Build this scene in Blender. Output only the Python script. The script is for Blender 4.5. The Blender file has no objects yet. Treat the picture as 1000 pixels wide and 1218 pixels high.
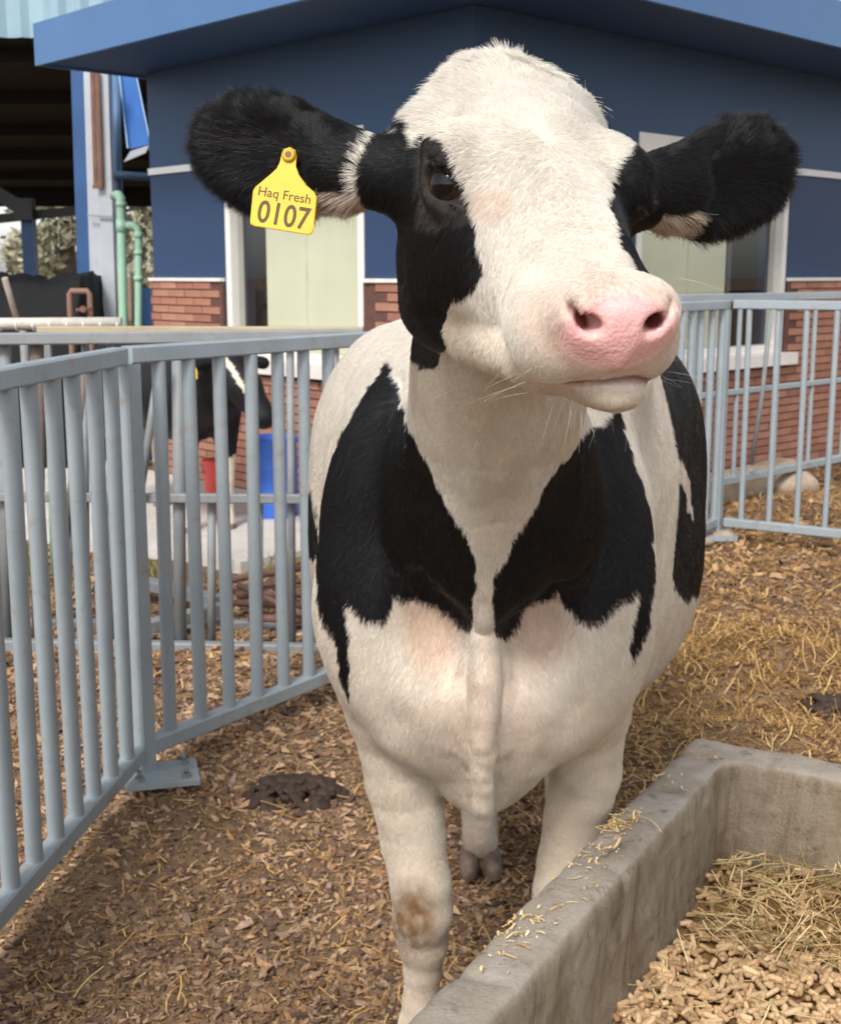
import bpy, math, random
import numpy as np
from mathutils import Vector, Matrix

# ------------------------------------------------------------------ camera, sky, sun, exposure
scene = bpy.context.scene
COL = scene.collection
F_PX, PITCH, CAM_H = 1500.0, math.radians(10.7), 1.45
cam_data = bpy.data.cameras.new('camera')
cam_data.sensor_fit = 'VERTICAL'
cam_data.sensor_height = 36.0
cam_data.sensor_width = 36.0
cam_data.lens = F_PX / 1218.0 * 36.0
cam_data.clip_start = 0.05
cam_data.clip_end = 2000.0
cam_data.dof.use_dof = True
cam_data.dof.focus_distance = 1.28
cam_data.dof.aperture_fstop = 15.0
cam = bpy.data.objects.new('camera', cam_data)
COL.objects.link(cam)
cam.location = (0, 0, CAM_H)
cam.rotation_euler = (math.pi / 2 - PITCH, 0, 0)
scene.camera = cam

SUN_EL, SUN_AZ = math.radians(46), math.radians(200)      # azimuth clockwise from +Y
world = bpy.data.worlds.new('World')
scene.world = world
world.use_nodes = True
wn = world.node_tree
wn.nodes.clear()
sky = wn.nodes.new('ShaderNodeTexSky')
sky.sky_type = 'NISHITA'
sky.sun_disc = False
sky.sun_elevation = SUN_EL
sky.sun_rotation = SUN_AZ
sky.air_density = 1.0
sky.dust_density = 1.6
sky.ozone_density = 1.0
hsv = wn.nodes.new('ShaderNodeHueSaturation')             # thin overcast: the sky is whiter than a clear one
hsv.inputs['Saturation'].default_value = 0.25
bg = wn.nodes.new('ShaderNodeBackground')
bg.inputs['Strength'].default_value = 0.135
wo = wn.nodes.new('ShaderNodeOutputWorld')
wn.links.new(sky.outputs[0], hsv.inputs['Color'])
wn.links.new(hsv.outputs[0], bg.inputs[0])
wn.links.new(bg.outputs[0], wo.inputs[0])

sun_data = bpy.data.lights.new('sun', 'SUN')
sun_data.energy = 1.7
sun_data.angle = math.radians(14)
sun_data.color = (1.0, 0.955, 0.895)
sun = bpy.data.objects.new('sun', sun_data)
COL.objects.link(sun)
_sd = Vector((math.sin(SUN_AZ) * math.cos(SUN_EL), math.cos(SUN_AZ) * math.cos(SUN_EL), math.sin(SUN_EL)))
sun.rotation_euler = _sd.to_track_quat('Z', 'Y').to_euler()

vs = scene.view_settings
vs.view_transform = 'Standard'
vs.look = 'None'
vs.gamma = 1.0
vs.use_curve_mapping = False
vs.exposure = 0.86
scene.cycles.max_bounces = 8
scene.cycles.diffuse_bounces = 4
scene.cycles.glossy_bounces = 3
scene.cycles.transmission_bounces = 6
scene.cycles.transparent_max_bounces = 8

rng = np.random.default_rng(7)
random.seed(7)

# ------------------------------------------------------------------ helpers
def at(px, py, Y):
    """the point of the photograph's pixel (px, py) that lies Y metres in front of the camera along the ground"""
    a = (609.0 - py) / F_PX
    c, s = math.cos(PITCH), math.sin(PITCH)
    d = np.array([(px - 500.0) / F_PX, c + a * s, a * c - s])
    t = Y / d[1]
    return np.array([d[0] * t, Y, CAM_H + d[2] * t])

def at_z(px, py, Z):
    a = (609.0 - py) / F_PX
    c, s = math.cos(PITCH), math.sin(PITCH)
    d = np.array([(px - 500.0) / F_PX, c + a * s, a * c - s])
    t = (Z - CAM_H) / d[2]
    return np.array([d[0] * t, d[1] * t, Z])

def proj(P):
    P = np.asarray(P, dtype=np.float64)
    z = P[:, 2] - CAM_H
    c, s = math.cos(PITCH), math.sin(PITCH)
    zc = P[:, 1] * c - z * s
    up = P[:, 1] * s + z * c
    return 500 + F_PX * P[:, 0] / zc, 609 - F_PX * up / zc

ROOT = {}

def thing(name, label, cat, loc=(0, 0, 0), group=None):
    o = bpy.data.objects.new(name, None)
    COL.objects.link(o)
    o.empty_display_size = 0.1
    o.location = loc
    o['label'] = label
    o['category'] = cat
    if group:
        o['group'] = group
    ROOT[o.name] = np.array(loc, dtype=float)
    return o

def tag(o, label=None, cat=None, group=None, kind=None):
    for k, v in (('label', label), ('category', cat), ('group', group), ('kind', kind)):
        if v:
            o[k] = v
    return o

def root_loc(o):
    return ROOT.get(o.name, np.zeros(3)) if o is not None else np.zeros(3)

def link(name, data, parent=None):
    o = bpy.data.objects.new(name, data)
    COL.objects.link(o)
    if parent is not None:
        o.parent = parent
        ROOT[o.name] = root_loc(parent)
    return o

def np_mesh(name, V, faces, mat=None, smooth=False, cols=None, attr='col'):
    """V (n,3); faces: (m,k) array or list of such arrays"""
    me = bpy.data.meshes.new(name)
    if not isinstance(faces, (list, tuple)):
        faces = [faces]
    loops = np.concatenate([f.ravel() for f in faces]).astype(np.int32)
    sizes = np.concatenate([np.full(len(f), f.shape[1], dtype=np.int32) for f in faces])
    starts = np.concatenate([[0], np.cumsum(sizes)[:-1]]).astype(np.int32)
    me.vertices.add(len(V))
    me.vertices.foreach_set('co', np.asarray(V, dtype=np.float32).ravel())
    me.loops.add(len(loops))
    me.loops.foreach_set('vertex_index', loops)
    me.polygons.add(len(sizes))
    me.polygons.foreach_set('loop_start', starts)
    me.polygons.foreach_set('loop_total', sizes)
    me.polygons.foreach_set('use_smooth', np.full(len(sizes), smooth))
    if cols is not None:
        a = me.attributes.new(attr, 'FLOAT_COLOR', 'POINT')
        c4 = np.ones((len(V), 4), dtype=np.float32)
        c4[:, :3] = cols
        a.data.foreach_set('color', c4.ravel())
    me.update(calc_edges=True)
    me.validate()
    if mat:
        me.materials.append(mat)
    return me

class MB:
    """collects shapes in world space, builds them as one mesh object"""
    def __init__(self):
        self.v, self.f, self.s = [], [], []
    def add(self, vs_, fs_, smooth=False):
        b = len(self.v)
        self.v += [tuple(map(float, p)) for p in vs_]
        self.f += [tuple(i + b for i in f) for f in fs_]
        self.s += [smooth] * len(fs_)
        return self
    def bar(self, p0, p1, w, h, up=(0, 0, 1), bev=0.0):
        """rectangular bar from p0 to p1, w across, h along up; bev = chamfer of its long edges"""
        p0, p1 = np.array(p0, float), np.array(p1, float)
        d = p1 - p0
        d /= np.linalg.norm(d)
        u = np.array(up, float)
        u = u - d * (u @ d)
        if np.linalg.norm(u) < 1e-4:
            u = np.array([0, 1.0, 0]) - d * d[1]
        u /= np.linalg.norm(u)
        r = np.cross(d, u)
        a, b = w / 2, h / 2
        if bev > 0:
            ring = [(a - bev, -b), (a, -b + bev), (a, b - bev), (a - bev, b), (-a + bev, b), (-a, b - bev), (-a, -b + bev), (-a + bev, -b)]
        else:
            ring = [(a, -b), (a, b), (-a, b), (-a, -b)]
        n = len(ring)
        vs_ = [p0 + r * x + u * y for x, y in ring] + [p1 + r * x + u * y for x, y in ring]
        fs_ = [(i, (i + 1) % n, n + (i + 1) % n, n + i) for i in range(n)]
        fs_ += [tuple(reversed(range(n))), tuple(range(n, 2 * n))]
        return self.add(vs_, fs_)
    def box(self, lo, hi, bev=0.0):
        c = [(lo[i] + hi[i]) / 2 for i in range(3)]
        return self.bar((c[0], c[1], lo[2]), (c[0], c[1], hi[2]), abs(hi[0] - lo[0]), abs(hi[1] - lo[1]), up=(0, 1, 0), bev=bev)
    def tube(self, pts, r, n=12, caps=True, smooth=True):
        pts = [np.array(p, float) for p in pts]
        rs = r if isinstance(r, (list, tuple)) else [r] * len(pts)
        vs_, fs_ = [], []
        u = None
        for i, p in enumerate(pts):
            d = (pts[min(i + 1, len(pts) - 1)] - pts[max(i - 1, 0)])
            d /= np.linalg.norm(d)
            if u is None:
                u = np.array([0, 0, 1.0]) if abs(d[2]) < 0.9 else np.array([0, 1.0, 0])
            u = u - d * (u @ d)
            u /= np.linalg.norm(u)
            w = np.cross(d, u)
            for k in range(n):
                t = 2 * math.pi * k / n
                vs_.append(p + (u * math.cos(t) + w * math.sin(t)) * rs[i])
        for i in range(len(pts) - 1):
            for k in range(n):
                k2 = (k + 1) % n
                fs_.append((i * n + k, i * n + k2, (i + 1) * n + k2, (i + 1) * n + k))
        b = len(self.v)
        self.add(vs_, fs_, smooth)
        if caps:
            m = len(pts) - 1
            self.f += [tuple(b + k for k in reversed(range(n))), tuple(b + m * n + k for k in range(n))]
            self.s += [False, False]
        return self
    def lathe(self, base, prof, n=24, smooth=True):
        """prof: (radius, z) up the outside"""
        vs_, fs_ = [], []
        for r, z in prof:
            for k in range(n):
                t = 2 * math.pi * k / n
                vs_.append((base[0] + r * math.cos(t), base[1] + r * math.sin(t), base[2] + z))
        for i in range(len(prof) - 1):
            for k in range(n):
                k2 = (k + 1) % n
                fs_.append((i * n + k, i * n + k2, (i + 1) * n + k2, (i + 1) * n + k))
        return self.add(vs_, fs_, smooth)
    def prism(self, poly, d):
        """poly: list of 3-D points (one flat outline), extruded by vector d"""
        poly = [np.array(p, float) for p in poly]
        d = np.array(d, float)
        n = len(poly)
        vs_ = poly + [p + d for p in poly]
        fs_ = [tuple(reversed(range(n))), tuple(range(n, 2 * n))] + [(i, (i + 1) % n, n + (i + 1) % n, n + i) for i in range(n)]
        return self.add(vs_, fs_)
    def mesh(self, name, mat, off=(0, 0, 0)):
        me = bpy.data.meshes.new(name)
        o = np.array(off, float)
        me.from_pydata([tuple(np.array(p) - o) for p in self.v], [], self.f)
        me.polygons.foreach_set('use_smooth', self.s)
        if mat:
            me.materials.append(mat)
        import bmesh as _b
        bm = _b.new()
        bm.from_mesh(me)
        _b.ops.recalc_face_normals(bm, faces=bm.faces)
        bm.to_mesh(me)
        bm.free()
        return me
    def build(self, name, mat, parent=None):
        return link(name, self.mesh(name, mat, root_loc(parent)), parent)

# ------------------------------------------------------------------ value noise for numpy
def _hash(ix, iy, iz, seed):
    h = (ix * 374761393 + iy * 668265263 + iz * 2147483647 + seed * 1274126177) & 0xFFFFFFFF
    h = ((h ^ (h >> 13)) * 1274126177) & 0xFFFFFFFF
    h = ((h ^ (h >> 16)) * 2246822519) & 0xFFFFFFFF
    return ((h ^ (h >> 15)) & 0xFFFFFF) / float(0xFFFFFF)

def vnoise(P, scale, seed=0):
    """smooth noise in [-1, 1]"""
    Q = np.asarray(P, dtype=np.float64) * scale
    I = np.floor(Q).astype(np.int64)
    Fr = Q - I
    U = Fr * Fr * (3 - 2 * Fr)
    r = 0
    for dx in (0, 1):
        for dy in (0, 1):
            for dz in (0, 1):
                w = (U[:, 0] if dx else 1 - U[:, 0]) * (U[:, 1] if dy else 1 - U[:, 1]) * (U[:, 2] if dz else 1 - U[:, 2])
                r = r + w * _hash(I[:, 0] + dx, I[:, 1] + dy, I[:, 2] + dz, seed)
    return r * 2 - 1

def vfbm(P, scale, seed=0, octaves=3):
    r, a = 0, 1.0
    for i in range(octaves):
        r = r + a * vnoise(P, scale * 2 ** i, seed + i * 17)
        a *= 0.5
    return r / 1.75

# ------------------------------------------------------------------ material helper
def srgb(r, g, b):
    f = lambda c: (c / 255 / 12.92) if c / 255 <= 0.04045 else ((c / 255 + 0.055) / 1.055) ** 2.4
    return (f(r), f(g), f(b))

class NT:
    def __init__(self, name):
        self.m = bpy.data.materials.new(name)
        self.m.use_nodes = True
        self.t = self.m.node_tree
        self.t.nodes.clear()
        self.out = self.n('ShaderNodeOutputMaterial')
        self.b = self.n('ShaderNodeBsdfPrincipled')
        self.l(self.b.outputs[0], self.out.inputs['Surface'])
    def n(self, typ, **kw):
        nd = self.t.nodes.new(typ)
        for k, v in kw.items():
            setattr(nd, k, v)
        return nd
    def l(self, a, b):
        self.t.links.new(a, b)
    def set(self, **kw):
        names = dict(rough='Roughness', metal='Metallic', spec='Specular IOR Level', trans='Transmission Weight', ior='IOR', sss='Subsurface Weight', coat='Coat Weight', alpha='Alpha', sheen='Sheen Weight')
        for k, v in kw.items():
            self.b.inputs[names[k]].default_value = v
        return self
    def coords(self, kind='Object', scale=(1, 1, 1)):
        tc = self.n('ShaderNodeTexCoord')
        mp = self.n('ShaderNodeMapping')
        mp.inputs['Scale'].default_value = scale
        self.l(tc.outputs[kind], mp.inputs['Vector'])
        return mp.outputs[0]
    def noise(self, vec, scale, detail=4, rough=0.55, dist=0.0):
        nz = self.n('ShaderNodeTexNoise')
        nz.inputs['Scale'].default_value = scale
        nz.inputs['Detail'].default_value = detail
        nz.inputs['Roughness'].default_value = rough
        nz.inputs['Distortion'].default_value = dist
        if vec is not None:
            self.l(vec, nz.inputs['Vector'])
        return nz.outputs[0]
    def ramp(self, fac, stops):
        cr = self.n('ShaderNodeValToRGB')
        e = cr.color_ramp.elements
        while len(e) < len(stops):
            e.new(0.5)
        for i, (p, c) in enumerate(stops):
            e[i].position = p
            e[i].color = (*c, 1) if len(c) == 3 else c
        self.l(fac, cr.inputs[0])
        return cr.outputs[0]
    def mix(self, fac, a, b, blend='MIX'):
        mx = self.n('ShaderNodeMix', data_type='RGBA', blend_type=blend)
        for sock, v in ((mx.inputs[0], fac), (mx.inputs[6], a), (mx.inputs[7], b)):
            if isinstance(v, (int, float)):
                sock.default_value = v
            elif isinstance(v, tuple):
                sock.default_value = (*v, 1) if len(v) == 3 else v
            else:
                self.l(v, sock)
        return mx.outputs[2]
    def bump(self, h, strength=0.3, dist=0.01):
        bp = self.n('ShaderNodeBump')
        bp.inputs['Strength'].default_value = strength
        bp.inputs['Distance'].default_value = dist
        self.l(h, bp.inputs['Height'])
        self.l(bp.outputs[0], self.b.inputs['Normal'])
        return bp
    def color(self, c):
        if isinstance(c, tuple):
            self.b.inputs['Base Color'].default_value = (*c, 1)
        else:
            self.l(c, self.b.inputs['Base Color'])
        return self

def mat_plain(name, c, rough=0.6, metal=0.0, var=0.15, scale=6.0, bump=0.0, bscale=60.0, spec=0.5, dirt=None, dirt_amt=0.5):
    """paint / plastic / metal with slight colour mottling, optional dirt stains and fine relief"""
    m = NT(name).set(rough=rough, metal=metal, spec=spec)
    v = m.coords('Object')
    n1 = m.noise(v, scale, 5, 0.6)
    lo = tuple(x * (1 - var) for x in c)
    hi = tuple(min(1, x * (1 + var)) for x in c)
    col = m.ramp(n1, [(0.3, lo), (0.7, hi)])
    if dirt:
        n2 = m.noise(v, scale * 2.3, 8, 0.7, 0.6)
        f = m.ramp(n2, [(0.52, (0, 0, 0)), (0.75, (dirt_amt,) * 3)])
        col = m.mix(f, col, dirt)
    m.color(col)
    if bump:
        m.bump(m.noise(v, bscale, 6, 0.6), bump, 0.004)
    return m.m

def mat_attr(name, rough=0.8, spec=0.3, bump=0.0, bscale=80, noise_amt=0.25, nscale=120):
    m = NT(name).set(rough=rough, spec=spec)
    a = m.n('ShaderNodeAttribute', attribute_name='col')
    v = m.coords('Object')
    n1 = m.noise(v, nscale, 4, 0.6)
    g = m.ramp(n1, [(0.3, (1 - noise_amt,) * 3), (0.7, (1 + noise_amt,) * 3)])
    m.color(m.mix(1.0, a.outputs['Color'], g, 'MULTIPLY'))
    if bump:
        m.bump(m.noise(v, bscale, 5, 0.6), bump, 0.004)
    return m.m

HAIR_SCALE = 1.0
# ------------------------------------------------------------------ implicit surfaces: smooth unions of bodies, meshed as one skin
def axis(segs):
    """segs: (start, end, step) joined into one increasing coordinate array"""
    out = []
    for a, b, s in segs:
        n = max(1, int(round((b - a) / s)))
        out.append(np.linspace(a, b, n, endpoint=False))
    out.append(np.array([segs[-1][1]]))
    return np.concatenate(out).astype(np.float32)

class Field:
    def __init__(self, xs, ys, zs):
        self.ax = (xs, ys, zs)
        self.D = np.full((len(xs), len(ys), len(zs)), 9.0, dtype=np.float32)
    def sub(self, lo, hi, m):
        sl = []
        for a, l, h in zip(self.ax, lo, hi):
            i, j = np.searchsorted(a, l - m), np.searchsorted(a, h + m)
            if j - i < 2:
                return None
            sl.append(slice(int(i), int(j)))
        return tuple(sl)
    def pts(self, sl):
        x, y, z = (a[s] for a, s in zip(self.ax, sl))
        return x[:, None, None], y[None, :, None], z[None, None, :]
    def union(self, prim, k=0.02):
        lo, hi, f = prim
        sl = self.sub(lo, hi, k + 0.012)
        if sl is None:
            return
        d = f(*self.pts(sl))
        A = self.D[sl]
        h = np.maximum(k - np.abs(A - d), 0) / k
        self.D[sl] = np.minimum(A, d) - h * h * k * 0.25
    def cut(self, prim, k=0.006):
        lo, hi, f = prim
        sl = self.sub(lo, hi, k + 0.01)
        if sl is None:
            return
        d = -f(*self.pts(sl))
        A = self.D[sl]
        h = np.maximum(k - np.abs(A - d), 0) / k
        self.D[sl] = np.maximum(A, d) + h * h * k * 0.25
    def mesh(self):
        """naive surface nets -> vertices, quads"""
        D = self.D
        S = D < 0
        n = D.shape
        cells, posl, quads = [], [], []
        def cid(i, j, k):
            return (i.astype(np.int64) * n[1] + j) * n[2] + k
        for ax in range(3):
            s0 = [slice(None)] * 3
            s1 = [slice(None)] * 3
            s0[ax] = slice(0, -1)
            s1[ax] = slice(1, None)
            ch = S[tuple(s0)] != S[tuple(s1)]
            I = list(np.nonzero(ch))
            a1, a2 = (ax + 1) % 3, (ax + 2) % 3
            ok = (I[a1] > 0) & (I[a2] > 0) & (I[a1] < n[a1] - 1) & (I[a2] < n[a2] - 1)
            I = [q[ok] for q in I]
            J = [q.copy() for q in I]
            J[ax] = J[ax] + 1
            d0, d1 = D[tuple(I)], D[tuple(J)]
            t = np.clip(d0 / (d0 - d1), 0.02, 0.98)
            P = np.stack([self.ax[q][I[q]] for q in range(3)], 1)
            P[:, ax] += t * (self.ax[ax][J[ax]] - self.ax[ax][I[ax]])
            c4 = []
            for o1, o2 in ((0, 0), (1, 0), (1, 1), (0, 1)):
                Q = [q.copy() for q in I]
                Q[a1] = Q[a1] - 1 + o1
                Q[a2] = Q[a2] - 1 + o2
                c = cid(*Q)
                c4.append(c)
                cells.append(c)
                posl.append(P)
            q = np.stack(c4, 1)
            flip = d0 > 0
            q[flip] = q[flip][:, ::-1]
            quads.append(q)
        C = np.concatenate(cells)
        P = np.concatenate(posl)
        u, inv = np.unique(C, return_inverse=True)
        cnt = np.bincount(inv)
        V = np.stack([np.bincount(inv, weights=P[:, q]) / cnt for q in range(3)], 1)
        Q = np.searchsorted(u, np.concatenate(quads))
        return V, Q.astype(np.int32)

def p_ell(c, r, R=None):
    c, r = np.array(c, np.float32), np.array(r, np.float32)
    m = r if R is None else np.abs(R) @ r
    def f(x, y, z):
        x, y, z = x - c[0], y - c[1], z - c[2]
        if R is not None:
            x, y, z = (R[0, i] * x + R[1, i] * y + R[2, i] * z for i in range(3))
        a, b, g = x / r[0], y / r[1], z / r[2]
        k0 = np.sqrt(a * a + b * b + g * g)
        k1 = np.sqrt((a / r[0]) ** 2 + (b / r[1]) ** 2 + (g / r[2]) ** 2) + 1e-6
        return k0 * (k0 - 1) / k1
    return c - m, c + m, f

def p_cone(a, b, ra, rb, sx=1.0):
    """rounded cone; sx < 1 narrows it across X"""
    a, b = np.array(a, np.float32), np.array(b, np.float32)
    R = max(ra, rb)
    ba = b - a
    ba2 = ba.copy()
    ba2[0] /= sx
    l2 = float(ba2 @ ba2)
    def f(x, y, z):
        x, y, z = (x - a[0]) / sx, y - a[1], z - a[2]
        t = np.clip((x * ba2[0] + y * ba2[1] + z * ba2[2]) / l2, 0, 1)
        return (np.sqrt((x - t * ba2[0]) ** 2 + (y - t * ba2[1]) ** 2 + (z - t * ba2[2]) ** 2) - (ra + t * (rb - ra))) * min(1.0, sx)
    return np.minimum(a, b) - R, np.maximum(a, b) + R, f

def p_chain(pts, sx=1.0, k=0.008):
    """a string of rounded cones as one body"""
    ps = [p_cone(a[:3], b[:3], a[3], b[3], sx) for a, b in zip(pts[:-1], pts[1:])]
    def f(x, y, z):
        D = ps[0][2](x, y, z)
        for p in ps[1:]:
            d = p[2](x, y, z)
            h = np.maximum(k - np.abs(D - d), 0) / k
            D = np.minimum(D, d) - h * h * k * 0.25
        return D
    return np.min([p[0] for p in ps], 0), np.max([p[1] for p in ps], 0), f

def smooth_table(rows, n=600):
    """rows (u, ...): C1 interpolation sampled on n points"""
    rows = np.array(rows, float)
    u = np.linspace(rows[0, 0], rows[-1, 0], n)
    out = [u]
    for c in range(1, rows.shape[1]):
        x, y = rows[:, 0], rows[:, c]
        m = np.gradient(y, x)
        i = np.clip(np.searchsorted(x, u) - 1, 0, len(x) - 2)
        h = x[i + 1] - x[i]
        t = (u - x[i]) / h
        out.append((2 * t ** 3 - 3 * t ** 2 + 1) * y[i] + (t ** 3 - 2 * t ** 2 + t) * h * m[i] + (-2 * t ** 3 + 3 * t ** 2) * y[i + 1] + (t ** 3 - t ** 2) * h * m[i + 1])
    return np.array(out)

def p_loft(lo, hi, to_local, table, n0=2.3, low=0.0):
    """body with superelliptic cross-sections; table rows: u, half width, top, bottom; low narrows the underside"""
    T = table
    def f(x, y, z):
        lx, u, lz = to_local(x, y, z)
        w = np.interp(u, T[0], T[1]).astype(np.float32)
        zt = np.interp(u, T[0], T[2]).astype(np.float32)
        zb = np.interp(u, T[0], T[3]).astype(np.float32)
        w = np.maximum(w, 4e-3)
        h = np.maximum((zt - zb) / 2, 4e-3)
        q = (lz - (zt + zb) / 2) / h
        n = n0(u) if callable(n0) else n0
        ww = w * (1 - low * np.clip(-q, 0, 1) ** 1.5)
        r = (np.abs(lx / ww) ** n + np.abs(q) ** n) ** (1.0 / n)
        d = (r - 1) * np.minimum(ww, h) * 0.9
        e = np.maximum(np.maximum(T[0][0] - u, u - T[0][-1]), 0)
        return np.where(e > 0, np.maximum(d, e), d)
    return np.array(lo, float), np.array(hi, float), f

def mesh_normals(V, Q):
    n = np.cross(V[Q[:, 2]] - V[Q[:, 0]], V[Q[:, 3]] - V[Q[:, 1]])
    N = np.zeros_like(V)
    for c in range(4):
        for a in range(3):
            N[:, a] += np.bincount(Q[:, c], weights=n[:, a], minlength=len(V))
    return N / (np.linalg.norm(N, axis=1, keepdims=True) + 1e-12)

def relax(V, Q, times=1, amt=0.5):
    for _ in range(times):
        S = np.zeros_like(V)
        cnt = np.zeros(len(V))
        for c in range(4):
            for o in (1, 3):
                j = Q[:, (c + o) % 4]
                for a in range(3):
                    S[:, a] += np.bincount(Q[:, c], weights=V[j, a], minlength=len(V))
                cnt += np.bincount(Q[:, c], minlength=len(V))
        V = V * (1 - amt) + S / np.maximum(cnt, 1)[:, None] * amt
    return V

def in_poly(px, py, poly):
    r = np.zeros(len(px), bool)
    n = len(poly)
    for i in range(n):
        x0, y0 = poly[i]
        x1, y1 = poly[(i + 1) % n]
        if y0 == y1:
            continue
        c = ((y0 > py) != (y1 > py)) & (px < (x1 - x0) * (py - y0) / (y1 - y0) + x0)
        r ^= c
    return r

# ------------------------------------------------------------------ the cow in front
# ------------------------------------------------------------------ ground: one sheet, fine in the pen, coarse to the horizon
def ground_z(x, y):
    P = np.stack([x, y, np.zeros_like(x)], 1)
    near = np.clip((14 - np.hypot(x, y - 4)) / 6, 0, 1)
    z = 0.018 * vnoise(P, 1.3, 41) + 0.014 * vnoise(P, 4.5, 42) + 0.008 * vnoise(P, 14, 43)
    heap = 0.17 * np.exp(-(((x - 1.22) / 0.42) ** 2 + ((y - 4.45) / 0.30) ** 2)) * (1 + 0.6 * vnoise(P, 9, 47)) + 0.08 * np.exp(-(((x - 1.05) / 0.35) ** 2 + ((y - 3.7) / 0.2) ** 2))
    return (z + heap) * near - 0.012

gx = axis([(-400, -30, 40), (-30, -5, 2.5), (-5, -2.2, 0.2), (-2.2, 3.6, 0.035), (3.6, 7, 0.2), (7, 30, 2.5), (30, 400, 40)]).astype(float)
gy = axis([(-60, -4, 8), (-4, 1.2, 0.3), (1.2, 9.6, 0.035), (9.6, 14, 0.3), (14, 40, 2.5), (40, 600, 40)]).astype(float)
GX, GY = np.meshgrid(gx, gy, indexing='ij')
GZ = ground_z(GX.ravel(), GY.ravel())
gi = np.arange(len(gx) * len(gy)).reshape(len(gx), len(gy))
gq = np.stack([gi[:-1, :-1].ravel(), gi[1:, :-1].ravel(), gi[1:, 1:].ravel(), gi[:-1, 1:].ravel()], 1)
gm = NT('trodden_earth').set(rough=0.92, spec=0.15)
_v = gm.coords('Object')
_a = gm.ramp(gm.noise(_v, 1.1, 6, 0.6, 0.3), [(0.30, srgb(112, 90, 70)), (0.5, srgb(134, 109, 84)), (0.72, srgb(158, 132, 102))])
_b = gm.ramp(gm.noise(_v, 34, 6, 0.7), [(0.32, (0.45,) * 3), (0.62, (1.12,) * 3)])
gm.color(gm.mix(0.85, _a, _b, 'MULTIPLY'))
gm.bump(gm.noise(_v, 60, 8, 0.7), 0.6, 0.012)
ground = link('ground', np_mesh('ground', np.stack([GX.ravel(), GY.ravel(), GZ], 1), gq, gm.m, True))
ground['kind'] = 'structure'

concrete = NT('pale_concrete').set(rough=0.75, spec=0.3)
_v = concrete.coords('Object')
_a = concrete.ramp(concrete.noise(_v, 1.7, 7, 0.65, 0.4), [(0.3, srgb(178, 172, 165)), (0.7, srgb(212, 207, 200))])
concrete.color(concrete.mix(concrete.ramp(concrete.noise(_v, 9, 8, 0.7), [(0.55, (0, 0, 0)), (0.8, (0.5,) * 3)]), _a, srgb(138, 120, 100)))
concrete.bump(concrete.noise(_v, 40, 6), 0.25, 0.004)

# ------------------------------------------------------------------ the farm office: two walls that meet at a corner behind the cow
CX, CY = 0.28, 6.90                              # corner
dR = np.array([0.724, 0.690, 0.0])               # along the right wall
dL = np.array([-0.690, 0.724, 0.0])              # along the left wall
nR = np.array([0.690, -0.724, 0.0])              # outward
nL = np.array([-0.724, -0.690, 0.0])
UP = np.array([0, 0, 1.0])
C0 = np.array([CX, CY, 0.0])
blue_low = mat_plain('blue_wall_paint', srgb(35, 58, 92), 0.6, var=0.05, scale=1.5, bump=0.04, bscale=220, dirt=srgb(40, 60, 98), dirt_amt=0.12)
blue_high = mat_plain('grey_blue_wall_paint', srgb(42, 72, 108), 0.55, var=0.05, scale=1.5, bump=0.04, bscale=220)
fascia_m = mat_plain('fascia_paint', srgb(70, 108, 154), 0.42, var=0.04, scale=2, dirt=srgb(60, 92, 140), dirt_amt=0.15)
soffit_m = mat_plain('soffit_paint', srgb(34, 66, 108), 0.6, var=0.04, scale=2)
band_m = mat_plain('white_band_paint', (0.72, 0.73, 0.74), 0.5, var=0.05)
frame_m = mat_plain('white_window_paint', (0.74, 0.72, 0.68), 0.45, var=0.06, dirt=(0.5, 0.46, 0.40), dirt_amt=0.25)
sill_m = mat_plain('white_sill_paint', (0.70, 0.66, 0.62), 0.6, var=0.1, dirt=(0.45, 0.36, 0.28), dirt_amt=0.4)
mortar_m = mat_plain('mortar', srgb(92, 62, 54), 0.9, var=0.2, scale=20, bump=0.2)
dark_m = mat_plain('dark_interior', (0.03, 0.035, 0.035), 0.8)
blind_m = NT('pale_green_blind').set(rough=0.8, spec=0.2)
_v = blind_m.coords('Object')
blind_m.color(blind_m.ramp(blind_m.noise(_v, 3, 3), [(0.3, srgb(216, 218, 192)), (0.7, srgb(224, 226, 202))]))
blind_m = blind_m.m
glass_m = NT('window_glass')
_tr = glass_m.n('ShaderNodeBsdfTransparent')
_tr.inputs[0].default_value = (0.96, 0.96, 0.95, 1)
_gl = glass_m.n('ShaderNodeBsdfGlossy')
_gl.inputs['Roughness'].default_value = 0.015
_mx = glass_m.n('ShaderNodeMixShader')
_mx.inputs[0].default_value = 0.07
glass_m.l(_tr.outputs[0], _mx.inputs[1])
glass_m.l(_gl.outputs[0], _mx.inputs[2])
glass_m.l(_mx.outputs[0], glass_m.out.inputs['Surface'])
glass_m = glass_m.m
office = thing('farm_office', 'low blue farm office with brick base, white window frames and overhanging blue roof', 'building', (CX, CY, 0))
def wbox(d, n, t0, t1, z0, z1, o0, o1):
    """box on a wall: t along it, z up, o outward"""
    m = MB()
    c = C0 + d * ((t0 + t1) / 2) + n * ((o0 + o1) / 2)
    m.bar(c + UP * z0, c + UP * z1, abs(t1 - t0), abs(o1 - o0), up=n)
    return m
BRICK_TOP, BAND, SOFFIT = 1.40, 2.155, 2.82
brick_mats = []
for i, c in enumerate([(160, 112, 92), (164, 118, 98), (153, 104, 86), (168, 122, 102), (148, 101, 84)]):
    brick_mats.append(mat_plain('brick_clay', srgb(*c), 0.85, var=0.16, scale=9, bump=0.35, bscale=70, dirt=srgb(120, 84, 68), dirt_amt=0.35))
BL, BH, BD, MJ = 0.198, 0.045, 0.03, 0.010
bm_ = MB()
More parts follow.
